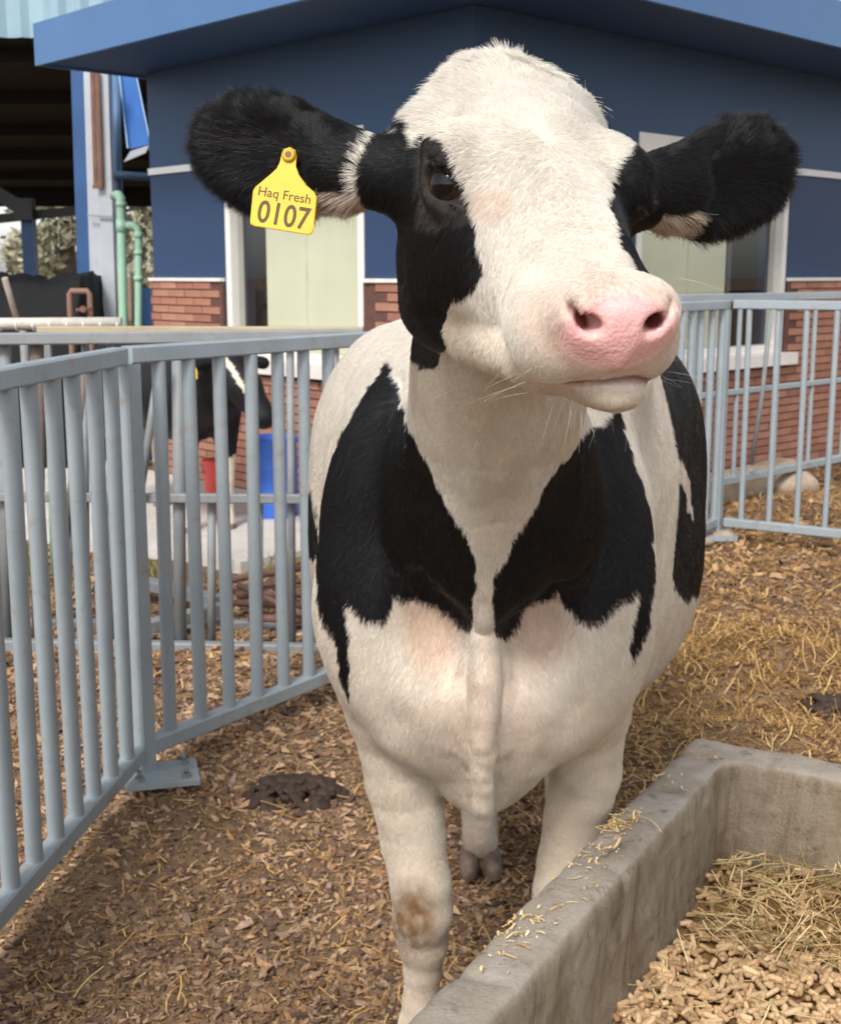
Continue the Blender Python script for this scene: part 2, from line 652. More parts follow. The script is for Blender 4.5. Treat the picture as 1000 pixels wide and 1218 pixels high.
bm_.box((-BL / 2, -BD / 2, -BH / 2), (BL / 2, BD / 2, BH / 2), 0.003)
brick_meshes = [bm_.mesh('brick', m) for m in brick_mats]
for side, (d, n, tw0, tw1, tend) in enumerate(((dR, nR, 1.43, 3.17, 5.6), (dL, nL, 0.88, 2.27, 3.17))):
    wz0, wz1 = 0.90, 2.29
    m = MB()
    th = 0.22
    for t0, t1, z0, z1 in ((th, tw0, 0.0, BAND), (tw1, tend, 0.0, BAND), (tw0, tw1, 0.0, wz0 - 0.07)):
        w = wbox(d, n, t0, t1, z0, z1, -th, 0.0)
        m.add(w.v, w.f)
    if side == 0:
        w = wbox(d, n, 0, th, 0.0, BAND, -th, 0.0)
        m.add(w.v, w.f)
    wall = m.build('wall', blue_low, office)
    m = MB()
    for t0, t1, z0, z1 in ((th if side else 0, tw0, BAND, SOFFIT), (tw1, tend, BAND, SOFFIT), (tw0, tw1, wz1, SOFFIT)):
        w = wbox(d, n, t0, t1, z0, z1, -th, 0.0)
        m.add(w.v, w.f)
    m.build('upper_wall', blue_high, office)
    for t0, t1 in ((0.0, tw0 - 0.03), (tw1 + 0.03, tend)):
        wbox(d, n, t0, t1, BAND - 0.022, BAND + 0.022, 0.001, 0.018).build('band', band_m, office)
    # brick facing: mortar slab with each brick proud of it
    m = MB()
    for t0, t1, z1 in ((-0.03 if side else 0.0, tw0 - 0.02, BRICK_TOP), (tw1 + 0.02, tend, BRICK_TOP), (tw0 - 0.02, tw1 + 0.02, wz0 - 0.09)):
        w = wbox(d, n, t0, t1, -0.05, z1, 0.002, 0.030)
        m.add(w.v, w.f)
    facing = m.build('brick_base', mortar_m, office)
    for t0, t1 in ((0.0, tw0 - 0.02), (tw1 + 0.02, tend)):
        wbox(d, n, t0, t1, BRICK_TOP, BRICK_TOP + 0.022, 0.001, 0.050).build('ledge', sill_m, office)
    ang = math.atan2(d[1], d[0])
    tv0, tv1 = ((1.55, 4.15) if side == 0 else (0.55, 3.17))
    rows = int(BRICK_TOP / (BH + MJ))
    cand = []
    for r in range(rows):
        z = BRICK_TOP - 0.006 - BH / 2 - r * (BH + MJ)
        t = tv0 - (BL + MJ) * (0.5 if r % 2 else 0.0)
        while t < tv1:
            tc = t + BL / 2
            t += BL + MJ
            if z < 0.03:
                continue
            inwin = tw0 - 0.03 - BL / 2 < tc < tw1 + 0.03 + BL / 2
            if inwin and z > wz0 - 0.10 - BH / 2:
                continue
            c0, c1 = max(tc - BL / 2, 0.004), min(tc + BL / 2, tend - 0.004)
            if c1 - c0 < 0.03:
                continue
            cand.append((abs(tc - (2.9 if side == 0 else 2.0)) - 0.3 * z, (c0 + c1) / 2, z, (c1 - c0) / BL))
    cand.sort()
    for _, tc, z, sc in cand[:295]:
        o = bpy.data.objects.new('brick', random.choice(brick_meshes))
        COL.objects.link(o)
        o.parent = facing
        p = C0 + d * tc + n * (0.022 + random.uniform(-0.0015, 0.0025)) + UP * z
        o.location = p - root_loc(facing)
        o.scale = (sc, 1, 1)
        o.rotation_euler = (random.uniform(-.008, .008), random.uniform(-.006, .006), ang + random.uniform(-.008, .008))
    if len(cand) > 295:
        m = MB()
        for _, tc, z, sc in cand[295:]:
            w = wbox(d, n, tc - BL * sc / 2, tc + BL * sc / 2, z - BH / 2, z + BH / 2, 0.010, 0.037)
            m.add(w.v, w.f)
        tag(m.build('bricks', brick_mats[0], facing), kind='stuff')
    # window
    m = MB()
    fw = 0.055
    for t0, t1, z0, z1 in ((tw0, tw0 + fw, wz0, wz1), (tw1 - fw, tw1, wz0, wz1), (tw0 + fw, tw1 - fw, wz1 - 0.11, wz1), (tw0 + fw, tw1 - fw, wz0, wz0 + fw)):
        w = wbox(d, n, t0, t1, z0, z1, -0.10, 0.006)
        m.add(w.v, w.f)
    win = m.build('window', frame_m, office)
    wbox(d, n, tw0 + fw, tw1 - fw, wz0 + fw, wz1 - 0.11, -0.062, -0.056).build('pane', glass_m, win)
    wbox(d, n, tw0 - 0.06, tw1 + 0.10, wz0 - 0.085, wz0 - 0.002, -0.05, 0.085).build('sill', sill_m, win)
    # a blind covers most of the window; beside it the dark room shows
    b0, b1 = ((tw0, 2.60) if side == 0 else (tw0, tw1 - 0.28))
    wbox(d, n, b0 + 0.01, b1, wz0 + 0.02, wz1 - 0.02, -0.125, -0.119).build('blind', blind_m, win)
    m = MB()
    for k in range(1, 2):
        tk = b0 + (b1 - b0) * 0.62
        w = wbox(d, n, tk - 0.004, tk + 0.004, wz0 + 0.03, wz1 - 0.03, -0.118, -0.114)
        m.add(w.v, w.f)
    m.build('blind_seam', mat_plain('blind_seam', srgb(214, 213, 192), 0.8), win)
    w = wbox(d, n, tw0 - 0.3, tw1 + 1.5, 0.02, SOFFIT, -0.95, -0.90)
    w.build('room_back', dark_m, office)
    # what stands inside, seen past the blind
    m = MB()
    for k in range(5):
        tk = (b1 + 0.06 + 0.10 * k) if side == 0 else b1 + 0.04 + 0.05 * k
        p = C0 + d * tk + n * (-0.40 - 0.05 * (k % 2))
        m.bar(p + UP * 0.5, p + UP * (1.5 + 0.17 * (k % 3)), 0.05, 0.03, up=n)
    m.build('shelf_upright', mat_plain('shelf_grey', (0.16, 0.17, 0.18), 0.6), office)
# roof with its overhang and fascia
OV = 0.72
rc = C0 + nR * OV * 0.95 + nL * OV                      # the roof's near corner
rl = C0 + dL * 3.30 + nL * OV
rr = C0 + dR * 5.7 + nR * OV * 0.95
rb = C0 + dL * 3.30 + dR * 5.7
lift = lambda p, z: np.array([p[0], p[1], z])
m = MB()
m.prism([lift(p, SOFFIT + 0.003) for p in (rc, rr, rb, rl)], UP * 0.05)
m.build('soffit', soffit_m, office)
m = MB()
for a, b, n in ((rc, rl, nL), (rc, rr, nR)):
    e = (b - a) / np.linalg.norm(b - a)
    m.prism([lift(a - e * 0.0, SOFFIT - 0.012), lift(b, SOFFIT - 0.012), lift(b, SOFFIT + 0.255), lift(a, SOFFIT + 0.255)], n * 0.03)
e = rb - rl
e = e / np.linalg.norm(e)
m.prism([lift(rl + nL * 0.03, SOFFIT - 0.012), lift(rl + e * 5, SOFFIT - 0.012), lift(rl + e * 5, SOFFIT + 0.255), lift(rl + nL * 0.03, SOFFIT + 0.255)], dL * 0.03)
m.build('fascia', fascia_m, office)
m = MB()
m.prism([lift(p, SOFFIT + 0.20) for p in (rc, rr, rb, rl)], UP * 0.05)
m.build('roof', mat_plain('dark_roof', (0.03, 0.035, 0.045), 0.6), office)

# concrete apron in front of the office's left wall
m = MB()
ap = [C0 + nL * 0.05 + dL * 0.3, C0 + nL * 0.05 + dL * 6.0, C0 + nL * 1.9 + dL * 6.0, C0 + nL * 1.9 + dL * 1.6, C0 + nL * 1.35 + dL * 0.3]
m.prism([lift(p, -0.1) for p in ap], UP * 0.125)
o = m.build('concrete_apron', concrete.m)
o['kind'] = 'structure'

# ------------------------------------------------------------------ the cattle shed on the left: dark roof, posts, sheet cladding
sheet_m = mat_plain('pale_blue_sheet', srgb(136, 164, 178), 0.45, metal=0.0, var=0.08, scale=3, dirt=srgb(110, 128, 136), dirt_amt=0.35)
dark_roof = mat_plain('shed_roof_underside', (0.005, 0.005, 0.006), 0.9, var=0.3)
blue_steel = mat_plain('blue_steel_paint', srgb(28, 74, 124), 0.5, var=0.15, scale=3, dirt=srgb(60, 70, 84), dirt_amt=0.3)
grey_steel = mat_plain('grey_steel_paint', srgb(172, 176, 184), 0.5, var=0.08, scale=3, dirt=srgb(140, 132, 126), dirt_amt=0.35)
rust_m = mat_plain('rusty_channel', srgb(112, 78, 62), 0.8, var=0.3, scale=8, bump=0.3)
shed = thing('cattle_shed', 'open cattle shed with dark roof, blue posts and pale corrugated sheet edge', 'building', (-4.5, 12.0, 0))
y0s = 11.2
lo, hi = at(-60, 45, y0s), at(230, 45, y0s)
z0s = lo[2]
nseg = 120
xs_ = np.linspace(lo[0] - 3.0, hi[0] + 2.5, nseg)
vv, ff = [], []
for layer in (0, 1):
    for i, x in enumerate(xs_):
        ph = (x * 5.6) % 1.0
        off = 0.035 if ph < 0.22 else (0.0 if ph > 0.34 else 0.035 * (0.34 - ph) / 0.12)
        if ph > 0.90:
            off = 0.035 * (ph - 0.90) / 0.10
        for z in (z0s, z0s + 2.2):
            vv.append((x, y0s - off + layer * 0.012, z))
n2 = nseg * 2
for i in range(nseg - 1):
    a = i * 2
    ff.append((a, a + 2, a + 3, a + 1))
    ff.append((n2 + a, n2 + a + 1, n2 + a + 3, n2 + a + 2))
    ff.append((a, n2 + a, n2 + a + 2, a + 2))
m = MB()
m.add(vv, ff)
m.build('sheet_cladding', sheet_m, shed)
far = at(50, 226, 21.0)
m = MB()
m.prism([(xs_[0], y0s + 0.05, z0s + 0.06), (xs_[-1], y0s + 0.05, z0s + 0.06), (xs_[-1], 21.0, far[2]), (xs_[0] - 4, 21.0, far[2])], (0, 0, 0.08))
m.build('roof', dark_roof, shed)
m = MB()
for k in range(6):
    y = y0s + 0.6 + k * 1.8
    z = z0s + 0.06 + (far[2] - z0s - 0.06) * (y - y0s) / (21.0 - y0s)
    m.bar((xs_[0] - 2, y, z - 0.07), (xs_[-1], y, z - 0.07), 0.07, 0.12)
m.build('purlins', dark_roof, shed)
m = MB()
m.bar((xs_[0] - 3, 21.0, far[2] - 0.12), (xs_[-1], 21.0, far[2] - 0.12), 0.1, 0.28)
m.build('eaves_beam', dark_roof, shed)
# far lower rail and column
pa, pb = at(-30, 263, 15.0), at(108, 249, 15.0)
m = MB()
m.bar(pa, pb, 0.08, 0.10)
m.build('tie_beam', mat_plain('dark_steel', (0.02, 0.022, 0.028), 0.6), shed)
pa = at(33, 240, 15.1)
m = MB()
m.bar((pa[0], 15.1, 0), (pa[0], 15.1, pa[2]), 0.14, 0.14)
m.build('post', blue_steel, shed)
m = MB()
a, b = at(-25, 216, 14.9), at(34, 252, 14.9)
m.bar(a, b, 0.10, 0.16)
m.box(tuple(at(20, 262, 14.9) - [0, .08, 0]), tuple(at(40, 236, 14.9) + [0, .08, 0]))
m.build('bracket', mat_plain('dark_steel', (0.03, 0.035, 0.045), 0.6), shed)
# near blue post and the grey boxed column with the rusty channel
Yc = 10.4
m = MB()
a, b = at(106, 400, Yc), at(99, 80, Yc)
m.bar((a[0], Yc, -0.05), (b[0], Yc, b[2] + 0.1), 0.115, 0.16)
m.build('post', blue_steel, shed)
m = MB()
a0, a1 = at(118, 390, Yc - .1), at(111, 80, Yc - .1)
m.bar((a0[0], Yc - .1, -0.05), a1, 0.085, 0.13)
m.build('column', grey_steel, shed)
m = MB()
a0, a1 = at(131, 390, Yc - .14), at(122, 80, Yc - .14)
m.bar((a0[0], Yc - .14, -0.05), a1, 0.080, 0.10)
m.build('column', grey_steel, shed)
m = MB()
for q in (111.5, 117.5):
    m.bar(at(q + 3, 224, Yc - .215), at(q - 1.5, 84, Yc - .215), 0.025, 0.03)
m.bar(at(111, 222, Yc - .215), at(121, 222, Yc - .215), 0.03, 0.03)
m.build('rusty_channel', rust_m, shed)
m = MB()
m.bar(at(104, 256, Yc - .205), at(134, 258, Yc - .205), 0.012, 0.012)
m.build('strap', mat_plain('strap_steel', (0.25, 0.26, 0.28), 0.4), shed)

# ------------------------------------------------------------------ trees beyond the shed
leaf_m = mat_attr('tree_leaf', 0.7, 0.2, noise_amt=0.3, nscale=8)
bark_m = mat_plain('tree_bark', (0.10, 0.085, 0.065), 0.9, var=0.3, bump=0.5)
def tree(label, x, y, h, rx, seed, n=5200):
    r = np.random.default_rng(seed)
    t = thing('broadleaf_tree', label, 'tree', (x, y, 0), 'trees beyond the cattle shed')
    m = MB()
    top = np.array([x + r.uniform(-.3, .3), y, h * 0.72])
    mid = np.array([x + r.uniform(-.1, .1), y, h * 0.35])
    m.tube([(x, y, -0.1), mid, top], [h * 0.035, h * 0.026, h * 0.010], 9)
    cl = []
    for k in range(15):
        a = r.uniform(0, 6.28)
        q = np.array([x + math.cos(a) * rx * r.uniform(.25, .85), y + math.sin(a) * rx * r.uniform(.25, .85), h * r.uniform(0.20, 0.92)])
        st = mid + (top - mid) * r.uniform(0, 0.9)
        m.tube([st, (st + q) / 2 + [0, 0, .15], q], [h * 0.012, h * 0.008, h * 0.003], 6)
        cl.append((q, r.uniform(.45, .95) * rx * 0.55))
    m.build('trunk', bark_m, t)
    ci = r.integers(0, len(cl), n)
    cc = np.array([c for c, _ in cl])[ci]
    cr = np.array([s for _, s in cl])[ci]
    d = r.normal(0, 1, (n, 3))
    d /= np.linalg.norm(d, axis=1, keepdims=True)
    P = cc + d * (cr * r.uniform(0.35, 1.0, n) ** 0.5)[:, None] * np.array([1, 1, .8])
    a = r.normal(0, 1, (n, 3)); a /= np.linalg.norm(a, axis=1, keepdims=True)
    b = np.cross(a, r.normal(0, 1, (n, 3))); b /= np.linalg.norm(b, axis=1, keepdims=True)
    s = r.uniform(0.10, 0.20, n)[:, None]
    V = np.stack([P - a * s, P - b * s * .5, P + a * s, P + b * s * .5], 1).reshape(-1, 3)
    Q = np.arange(n * 4).reshape(n, 4)
    base = np.array([(0.25, 0.25, 0.17), (0.30, 0.285, 0.20), (0.20, 0.21, 0.14), (0.34, 0.32, 0.23)])[r.integers(0, 4, n)] * (1 + r.normal(0, .15, (n, 1)))
    link('crown', np_mesh('crown', V - ROOT[t.name], Q, leaf_m, False, np.repeat(np.clip(base, .01, 1), 4, 0)), t)
tree('grey-green tree seen between the blue post and the far shed column', *at(80, 330, 36)[:2], 8.0, 2.0, 5)
tree('grey-green tree seen behind the green pipes next to the office wall', *at(166, 330, 35)[:2], 7.6, 1.9, 6)
tree('pale tree at the left end under the shed eave', *at(48, 345, 42)[:2], 3.0, 1.2, 8, 3000)

# ------------------------------------------------------------------ fences of the pen
steel_m = NT('galvanised_paint').set(rough=0.42, spec=0.5)
_v = steel_m.coords('Object')
_a = steel_m.ramp(steel_m.noise(_v, 4, 5, 0.6), [(0.3, srgb(138, 148, 154)), (0.7, srgb(154, 163, 168))])
_a = steel_m.mix(steel_m.ramp(steel_m.noise(_v, 14, 8, 0.75, 0.5), [(0.55, (0, 0, 0)), (0.72, (0.75,) * 3)]), _a, srgb(140, 122, 102))
steel_m.color(_a)
steel_m.bump(steel_m.noise(_v, 70, 5), 0.12, 0.003)
steel_m = steel_m.m
old_steel = mat_plain('weathered_steel', srgb(128, 132, 134), 0.55, var=0.12, scale=5, bump=0.15, dirt=srgb(104, 84, 70), dirt_amt=0.55)
rust_steel = mat_plain('rusted_post', srgb(112, 98, 90), 0.75, var=0.25, scale=7, bump=0.3, dirt=srgb(84, 56, 42), dirt_amt=0.7)
rail_dirty = mat_plain('splashed_paint', srgb(146, 155, 160), 0.5, var=0.06, scale=5, bump=0.2, bscale=60, dirt=srgb(128, 106, 82), dirt_amt=0.85)
P0 = np.array([-0.805, 3.48, 0.0])
P1 = np.array([1.645, 6.90, 0.0])
dirA = np.array([-0.10, -0.90, 0.0]); dirA /= np.linalg.norm(dirA)       # near panel, from the post towards the camera
dirB = (P1 - P0) / np.linalg.norm(P1 - P0)
dirC = np.array([1.0, -0.60, 0.0]); dirC /= np.linalg.norm(dirC)
FT = 1.255

def baluster_mesh(h, r, mat):
    m = MB()
    m.tube([(0, 0, 0), (0, 0, h)], r, 14, caps=False)
    return m.mesh('baluster', mat)

def fence_run(label, A, d, L, posts, spacing, first, r=0.0205, zb=0.095, zt=FT, rail=0.048, mat=None, group='welded steel pen panels', mid=None, mid_mesh=None):
    mat = mat or steel_m
    t = thing('pen_fence', label, 'fence', tuple(A), group)
    E = A + d * L
    m = MB()
    m.bar(A + UP * (zt - rail / 2), E + UP * (zt - rail / 2), rail, rail, bev=0.005)
    m.build('top_rail', mat, t)
    m = MB()
    m.bar(A + UP * zb, E + UP * zb, rail, rail, bev=0.005)
    m.build('bottom_rail', rail_dirty if mat is steel_m else mat, t)
    if mid:
        m = MB()
        m.bar(A + UP * mid, E + UP * mid, rail * .7, rail * .7, bev=0.004)
        m.build('middle_rail', mat, t)
    me = baluster_mesh(zt - rail - zb - rail / 2 + 0.004, r, mat)
    s = first
    while s < L - 0.04:
        o = bpy.data.objects.new('baluster', me)
        COL.objects.link(o)
        o.parent = t
        o.location = A + d * s + UP * (zb + rail / 2 - 0.002) - ROOT[t.name]
        o.rotation_euler = (random.uniform(-.006, .006), random.uniform(-.006, .006), random.uniform(0, 6))
        s += spacing * random.uniform(0.97, 1.03)
    for p in posts:
        q = A + d * p
        m = MB()
        m.bar(q + UP * 0.0, q + UP * (zt - rail - 0.001), 0.056, 0.056, up=d, bev=0.006)
        m.build('post', mat, t)
    return t
fa = fence_run('light grey steel pen panel nearest the camera at the left edge', P0 + dirA * 0.055, dirA, 2.3, [], 0.128, 0.085)
fb = fence_run('light grey steel pen panel running from bolted base plate to behind the cow', P0 + dirB * 0.0, dirB, 2.04, [0.0, 2.01], 0.128, 0.105)
fb2 = fence_run('light grey steel pen panel behind the cow ending at the far corner post', P0 + dirB * 2.10, dirB, float(np.linalg.norm(P1 - P0)) - 2.10 + 0.02, [float(np.linalg.norm(P1 - P0)) - 2.10], 0.135, 0.06, zt=1.31)
fc_ = fence_run('light grey steel pen panel at the right edge in front of the brick wall', P1 + dirC * 0.05, dirC, 2.6, [2.5], 0.150, 0.09, r=0.0155, zt=1.312)
# base plate of the near post, with bolts
m = MB()
ux, uy = np.array([0.97, 0.25, 0]), np.array([-0.25, 0.97, 0])
q = P0 + np.array([0.055, -0.03, 0])
m.prism([q + ux * a * 0.105 + uy * b * 0.085 + UP * 0.016 for a, b in ((-1, -1), (1, -1), (1, 1), (-1, 1))], UP * 0.014)
bp_ = m.build('base_plate', steel_m, fb)
for a, b in ((-0.6, -0.6), (0.65, -0.6), (0.65, 0.62), (-.6, .62)):
    m = MB()
    c = q + ux * a * 0.105 + uy * b * 0.085
    m.tube([c + UP * 0.030, c + UP * 0.042], 0.015, 6, smooth=False)
    m.tube([c + UP * 0.042, c + UP * 0.062], 0.007, 10)
    m.build('bolt', old_steel, bp_)
m = MB()
m.prism([P1 + np.array([a * 0.1, b * 0.1, 0.0]) for a, b in ((-1, -1), (1, -1), (1, 1), (-1, 1))], UP * 0.03)
m.build('base_plate', steel_m, fb2)

# the older fence behind, square to the view
rf = thing('pen_fence', 'older weathered steel fence with thin rails behind the near panels', 'fence', (-1.6, 4.75, 0))
Yr = 4.75
def rbar(x0, y0, x1, y1, w, mat, name, Y=Yr, Y2=None, round_=False):
    m = MB()
    a, b = at(x0, y0, Y), at(x1, y1, Y2 or Y)
    a[2], b[2] = max(a[2], 0.0), max(b[2], 0.0)
    if round_:
        m.tube([a, b], w / 2, 12)
    else:
        m.bar(a, b, w, w, bev=w * 0.12)
    return m.build(name, mat, rf)
rbar(-90, 404, 432, 399, 0.045, old_steel, 'top_rail')
rbar(-90, 590, 432, 594, 0.035, old_steel, 'middle_rail')
rbar(-90, 766, 432, 774, 0.050, old_steel, 'bottom_rail')
rbar(-90, 742, 432, 752, 0.045, old_steel, 'bottom_rail', Yr + 0.35)
for x, w, mt in ((6, .05, old_steel), (44, .055, rust_steel), (101, .028, old_steel), (131, .028, old_steel), (212, .050, old_steel), (345, .030, old_steel), (361, .028, old_steel), (399, .028, old_steel)):
    rbar(x, 404, x + 3, 775, w, mt, 'post' if w > .04 else 'baluster', Yr + 0.045, round_=True)
for x in (81, 252, 308):
    rbar(x, 592, x, 775, 0.034, old_steel, 'baluster', Yr + 0.05, round_=True)
rbar(191, 425, 166, 596, 0.030, old_steel, 'brace', Yr - 0.05, round_=True)
rbar(101, 440, 76, 665, 0.030, rust_steel, 'brace', Yr - 0.05, round_=True)

# second fence on the right, close to the brick wall
A2 = C0 + dR * 1.3 + nR * 0.42
gf = fence_run('light grey steel fence with middle rail directly against the brick wall', A2, dR, 3.2, [0.0, 3.1], 0.46, 0.2, r=0.015, zb=0.16, zt=1.33, mid=0.72, rail=0.05)
m = MB()
a, b = at(916, 372, 8.0), at(893, 553, 8.0)
m.tube([a, (a + b) / 2 + [0.012, 0, 0], b], 0.014, 10)
m.build('brace', old_steel, gf)
HY, HP, HR = math.radians(11.0), math.radians(-20.0), math.radians(0.0)
def _rot(ax, t):
    return np.array(Matrix.Rotation(t, 3, ax))
HEAD_R = _rot('Z', math.pi + HY) @ _rot('X', HP) @ _rot('Y', HR)
HEAD_T = np.array([0.102, 1.290, 1.512])
def head_w(p):
    return HEAD_R @ np.array(p, float) + HEAD_T
def head_l(P):
    return (np.asarray(P) - HEAD_T) @ HEAD_R
def hrot(rx=0, ry=0, rz=0):
    return HEAD_R @ _rot('Z', math.radians(rz)) @ _rot('X', math.radians(rx)) @ _rot('Y', math.radians(ry))
HR32 = HEAD_R.astype(np.float32)
def crown_shift(u):
    return -0.034 * np.clip((-0.01 - u) / 0.12, 0, 1)
def to_head(x, y, z):
    x, y, z = x - np.float32(HEAD_T[0]), y - np.float32(HEAD_T[1]), z - np.float32(HEAD_T[2])
    return tuple(HR32[0, i] * x + HR32[1, i] * y + HR32[2, i] * z for i in range(3))

#            y       half-w  top    bottom
HEAD_TAB = smooth_table([
    (-0.215, 0.004, 0.030, 0.000),
    (-0.200, 0.042, 0.058, -0.035),
    (-0.175, 0.064, 0.071, -0.075),
    (-0.145, 0.080, 0.081, -0.122),
    (-0.100, 0.094, 0.092, -0.154),
    (-0.050, 0.107, 0.100, -0.166),
    (0.000, 0.108, 0.096, -0.160),
    (0.050, 0.097, 0.082, -0.143),
    (0.100, 0.079, 0.066, -0.122),
    (0.150, 0.065, 0.056, -0.103),
    (0.200, 0.057, 0.048, -0.086),
    (0.250, 0.052, 0.036, -0.066),
    (0.280, 0.045, 0.029, -0.056),
    (0.300, 0.030, 0.016, -0.044),
    (0.312, 0.004, 0.004, -0.020)])

EYE = np.array([0.0845, 0.040, 0.0360])
def eye_frame(s):
    n = np.array([s * 0.66, 0.70, 0.27]) if s > 0 else np.array([-0.90, 0.34, 0.22])
    n /= np.linalg.norm(n)
    t = np.array([-s * 0.70, 0.66, -0.22]) if s > 0 else np.array([0.35, 0.92, -0.22])
    t -= n * (t @ n)
    t /= np.linalg.norm(t)
    return n, t, np.cross(n, t) * s           # head frame, cow's right eye; the other is mirrored
EARS = []                                        # centre, axes (along, across, through), length, half width
for base, tip, half, tilt in ((at(452, 207, 1.36), at(247, 168, 1.44), 0.052, 0.25), (at(760, 230, 1.36), at(926, 204, 1.46), 0.052, 0.25)):
    a = tip - base
    L = np.linalg.norm(a)
    a = a / L
    nrm = np.array([0.0, -1.0, -tilt])
    nrm = nrm - a * (nrm @ a)
    nrm /= np.linalg.norm(nrm)
    EARS.append((base, a, np.cross(nrm, a), nrm, L, half))

def cow_field():
    xs = axis([(-0.32, -0.09, 0.005), (-0.09, 0.34, 0.003), (0.34, 0.50, 0.005), (0.50, 0.68, 0.009)])
    ys = axis([(0.90, 1.52, 0.003), (1.52, 1.80, 0.005), (1.80, 2.3, 0.007), (2.3, 3.75, 0.012)])
    zs = axis([(-0.02, 1.25, 0.0075), (1.25, 1.34, 0.004), (1.34, 1.74, 0.003)])
    F = Field(xs, ys, zs)
    # trunk, chest to rump
    cx = lambda u: 0.098 + 0.090 * np.clip((u - 1.9) / 0.75, -0.2, 1.6)
    trunk = smooth_table([
        (1.80, 0.010, 1.00, 0.86), (1.83, 0.120, 1.09, 0.78), (1.88, 0.190, 1.17, 0.72), (1.98, 0.235, 1.27, 0.65), (2.12, 0.262, 1.36, 0.59),
        (2.30, 0.320, 1.395, 0.555), (2.50, 0.390, 1.385, 0.530), (2.72, 0.428, 1.375, 0.515), (2.95, 0.405, 1.375, 0.55),
        (3.15, 0.345, 1.380, 0.63), (3.35, 0.280, 1.370, 0.76), (3.48, 0.190, 1.320, 0.88), (3.56, 0.010, 1.20, 1.0)])
    F.union(p_loft((-0.32, 1.78, 0.5), (0.68, 3.6, 1.42), lambda x, y, z: (x - cx(y), y, z), trunk, lambda u: 2.2 + 0.8 * np.clip((u - 2.1) / 0.4, 0, 1)), 0.02)
    # neck
    q = [head_w((0, -0.13, -0.045)), np.array([0.105, 1.62, 1.335]), np.array([0.103, 1.86, 1.13]), np.array([0.112, 2.15, 1.06])]
    for i, (ra, rb) in enumerate(((0.098, 0.118), (0.118, 0.180), (0.180, 0.25))):
        F.union(p_cone(q[i], q[i + 1], ra, rb, 0.82), 0.075)
    F.union(p_cone(head_w((0, -0.18, 0.02)), (0.125, 2.2, 1.31), 0.085, 0.08, 0.8), 0.07)      # crest of the neck
    F.union(p_cone(head_w((0, -0.055, -0.105)), (0.103, 1.80, 1.06), 0.050, 0.060, 0.9), 0.06)   # throat
    F.union(p_cone((0.103, 1.81, 1.06), (0.098, 1.86, 0.84), 0.050, 0.035, 0.8), 0.10)
    F.union(p_cone((0.099, 1.825, 1.00), (0.096, 1.818, 0.84), 0.026, 0.022), 0.05)
    # shoulders
    for s in (-1, 1):
        c = 0.103
        F.union(p_ell((c + s * 0.165, 2.02, 1.00), (0.100, 0.17, 0.22)), 0.07)
        F.union(p_ell((c + s * 0.150, 1.93, 0.90), (0.095, 0.11, 0.13)), 0.09)
        F.union(p_ell((c + s * 0.085, 1.895, 0.80), (0.080, 0.080, 0.115)), 0.10)               # breast
        F.union(p_ell((c + s * 0.09 + 0.1, 2.25, 1.28), (0.10, 0.26, 0.10)), 0.08)
    for c_, r_ in (((510, 742), (0.050, 0.040, 0.075)), ((638, 742), (0.050, 0.040, 0.072))):           # hollows inside the shoulders
        p_ = at(c_[0], c_[1], 1.84)
        F.cut(p_ell(p_ - [0, 0.060, 0], r_), 0.06)
    # brisket and the dewlap's edge
    F.union(p_ell((0.100, 1.95, 0.745), (0.125, 0.115, 0.125)), 0.05)
    F.union(p_ell((0.100, 1.96, 0.665), (0.070, 0.085, 0.080)), 0.05)
    dl = [(0.096, 1.815, 1.05, .010), (0.096, 1.780, 0.99, .0115), (0.095, 1.766, 0.93, .0115), (0.096, 1.760, 0.87, .012), (0.095, 1.763, 0.82, .0115), (0.093, 1.770, 0.775, .011), (0.097, 1.778, 0.748, .011),
          (0.094, 1.788, 0.722, .011), (0.097, 1.800, 0.695, .012), (0.096, 1.818, 0.66, .013), (0.098, 1.838, 0.618, .012)]
    F.union(p_chain([(a[0], a[1] + 0.045, a[2] + 0.01, 0.019) for a in dl]), 0.03)
    F.union(p_chain(dl, 1.0, 0.004), 0.016)
    # forelegs: (point, radius, radius)
    def leg(pts, k=0.03, sx=0.92):
        F.union(p_chain(pts, sx), k)
    legl = [(-0.045, 1.97, 0.86, .098), (-0.040, 1.975, 0.745, .083), (-0.030, 1.985, 0.63, .066), (-0.012, 2.0, 0.51, .057), (0.000, 1.99, 0.43, .053), (0.004, 1.985, 0.375, .0535), (0.004, 1.99, 0.325, .046),
            (0.003, 2.0, 0.27, .036), (0.002, 2.01, 0.20, .034), (0.001, 2.01, 0.15, .042), (0.000, 1.99, 0.115, .043), (0.000, 1.96, 0.065, .043)]
    leg(legl)
    legr = [(0.262, 1.98, 0.86, .098), (0.275, 2.00, 0.745, .082), (0.280, 2.03, 0.63, .065), (0.268, 2.06, 0.52, .056), (0.258, 2.07, 0.43, .053), (0.250, 2.06, 0.375, .0535), (0.248, 2.07, 0.325, .046),
            (0.247, 2.08, 0.27, .036), (0.247, 2.08, 0.20, .034), (0.248, 2.08, 0.15, .042), (0.250, 2.06, 0.115, .043), (0.250, 2.03, 0.065, .043)]
    leg(legr)
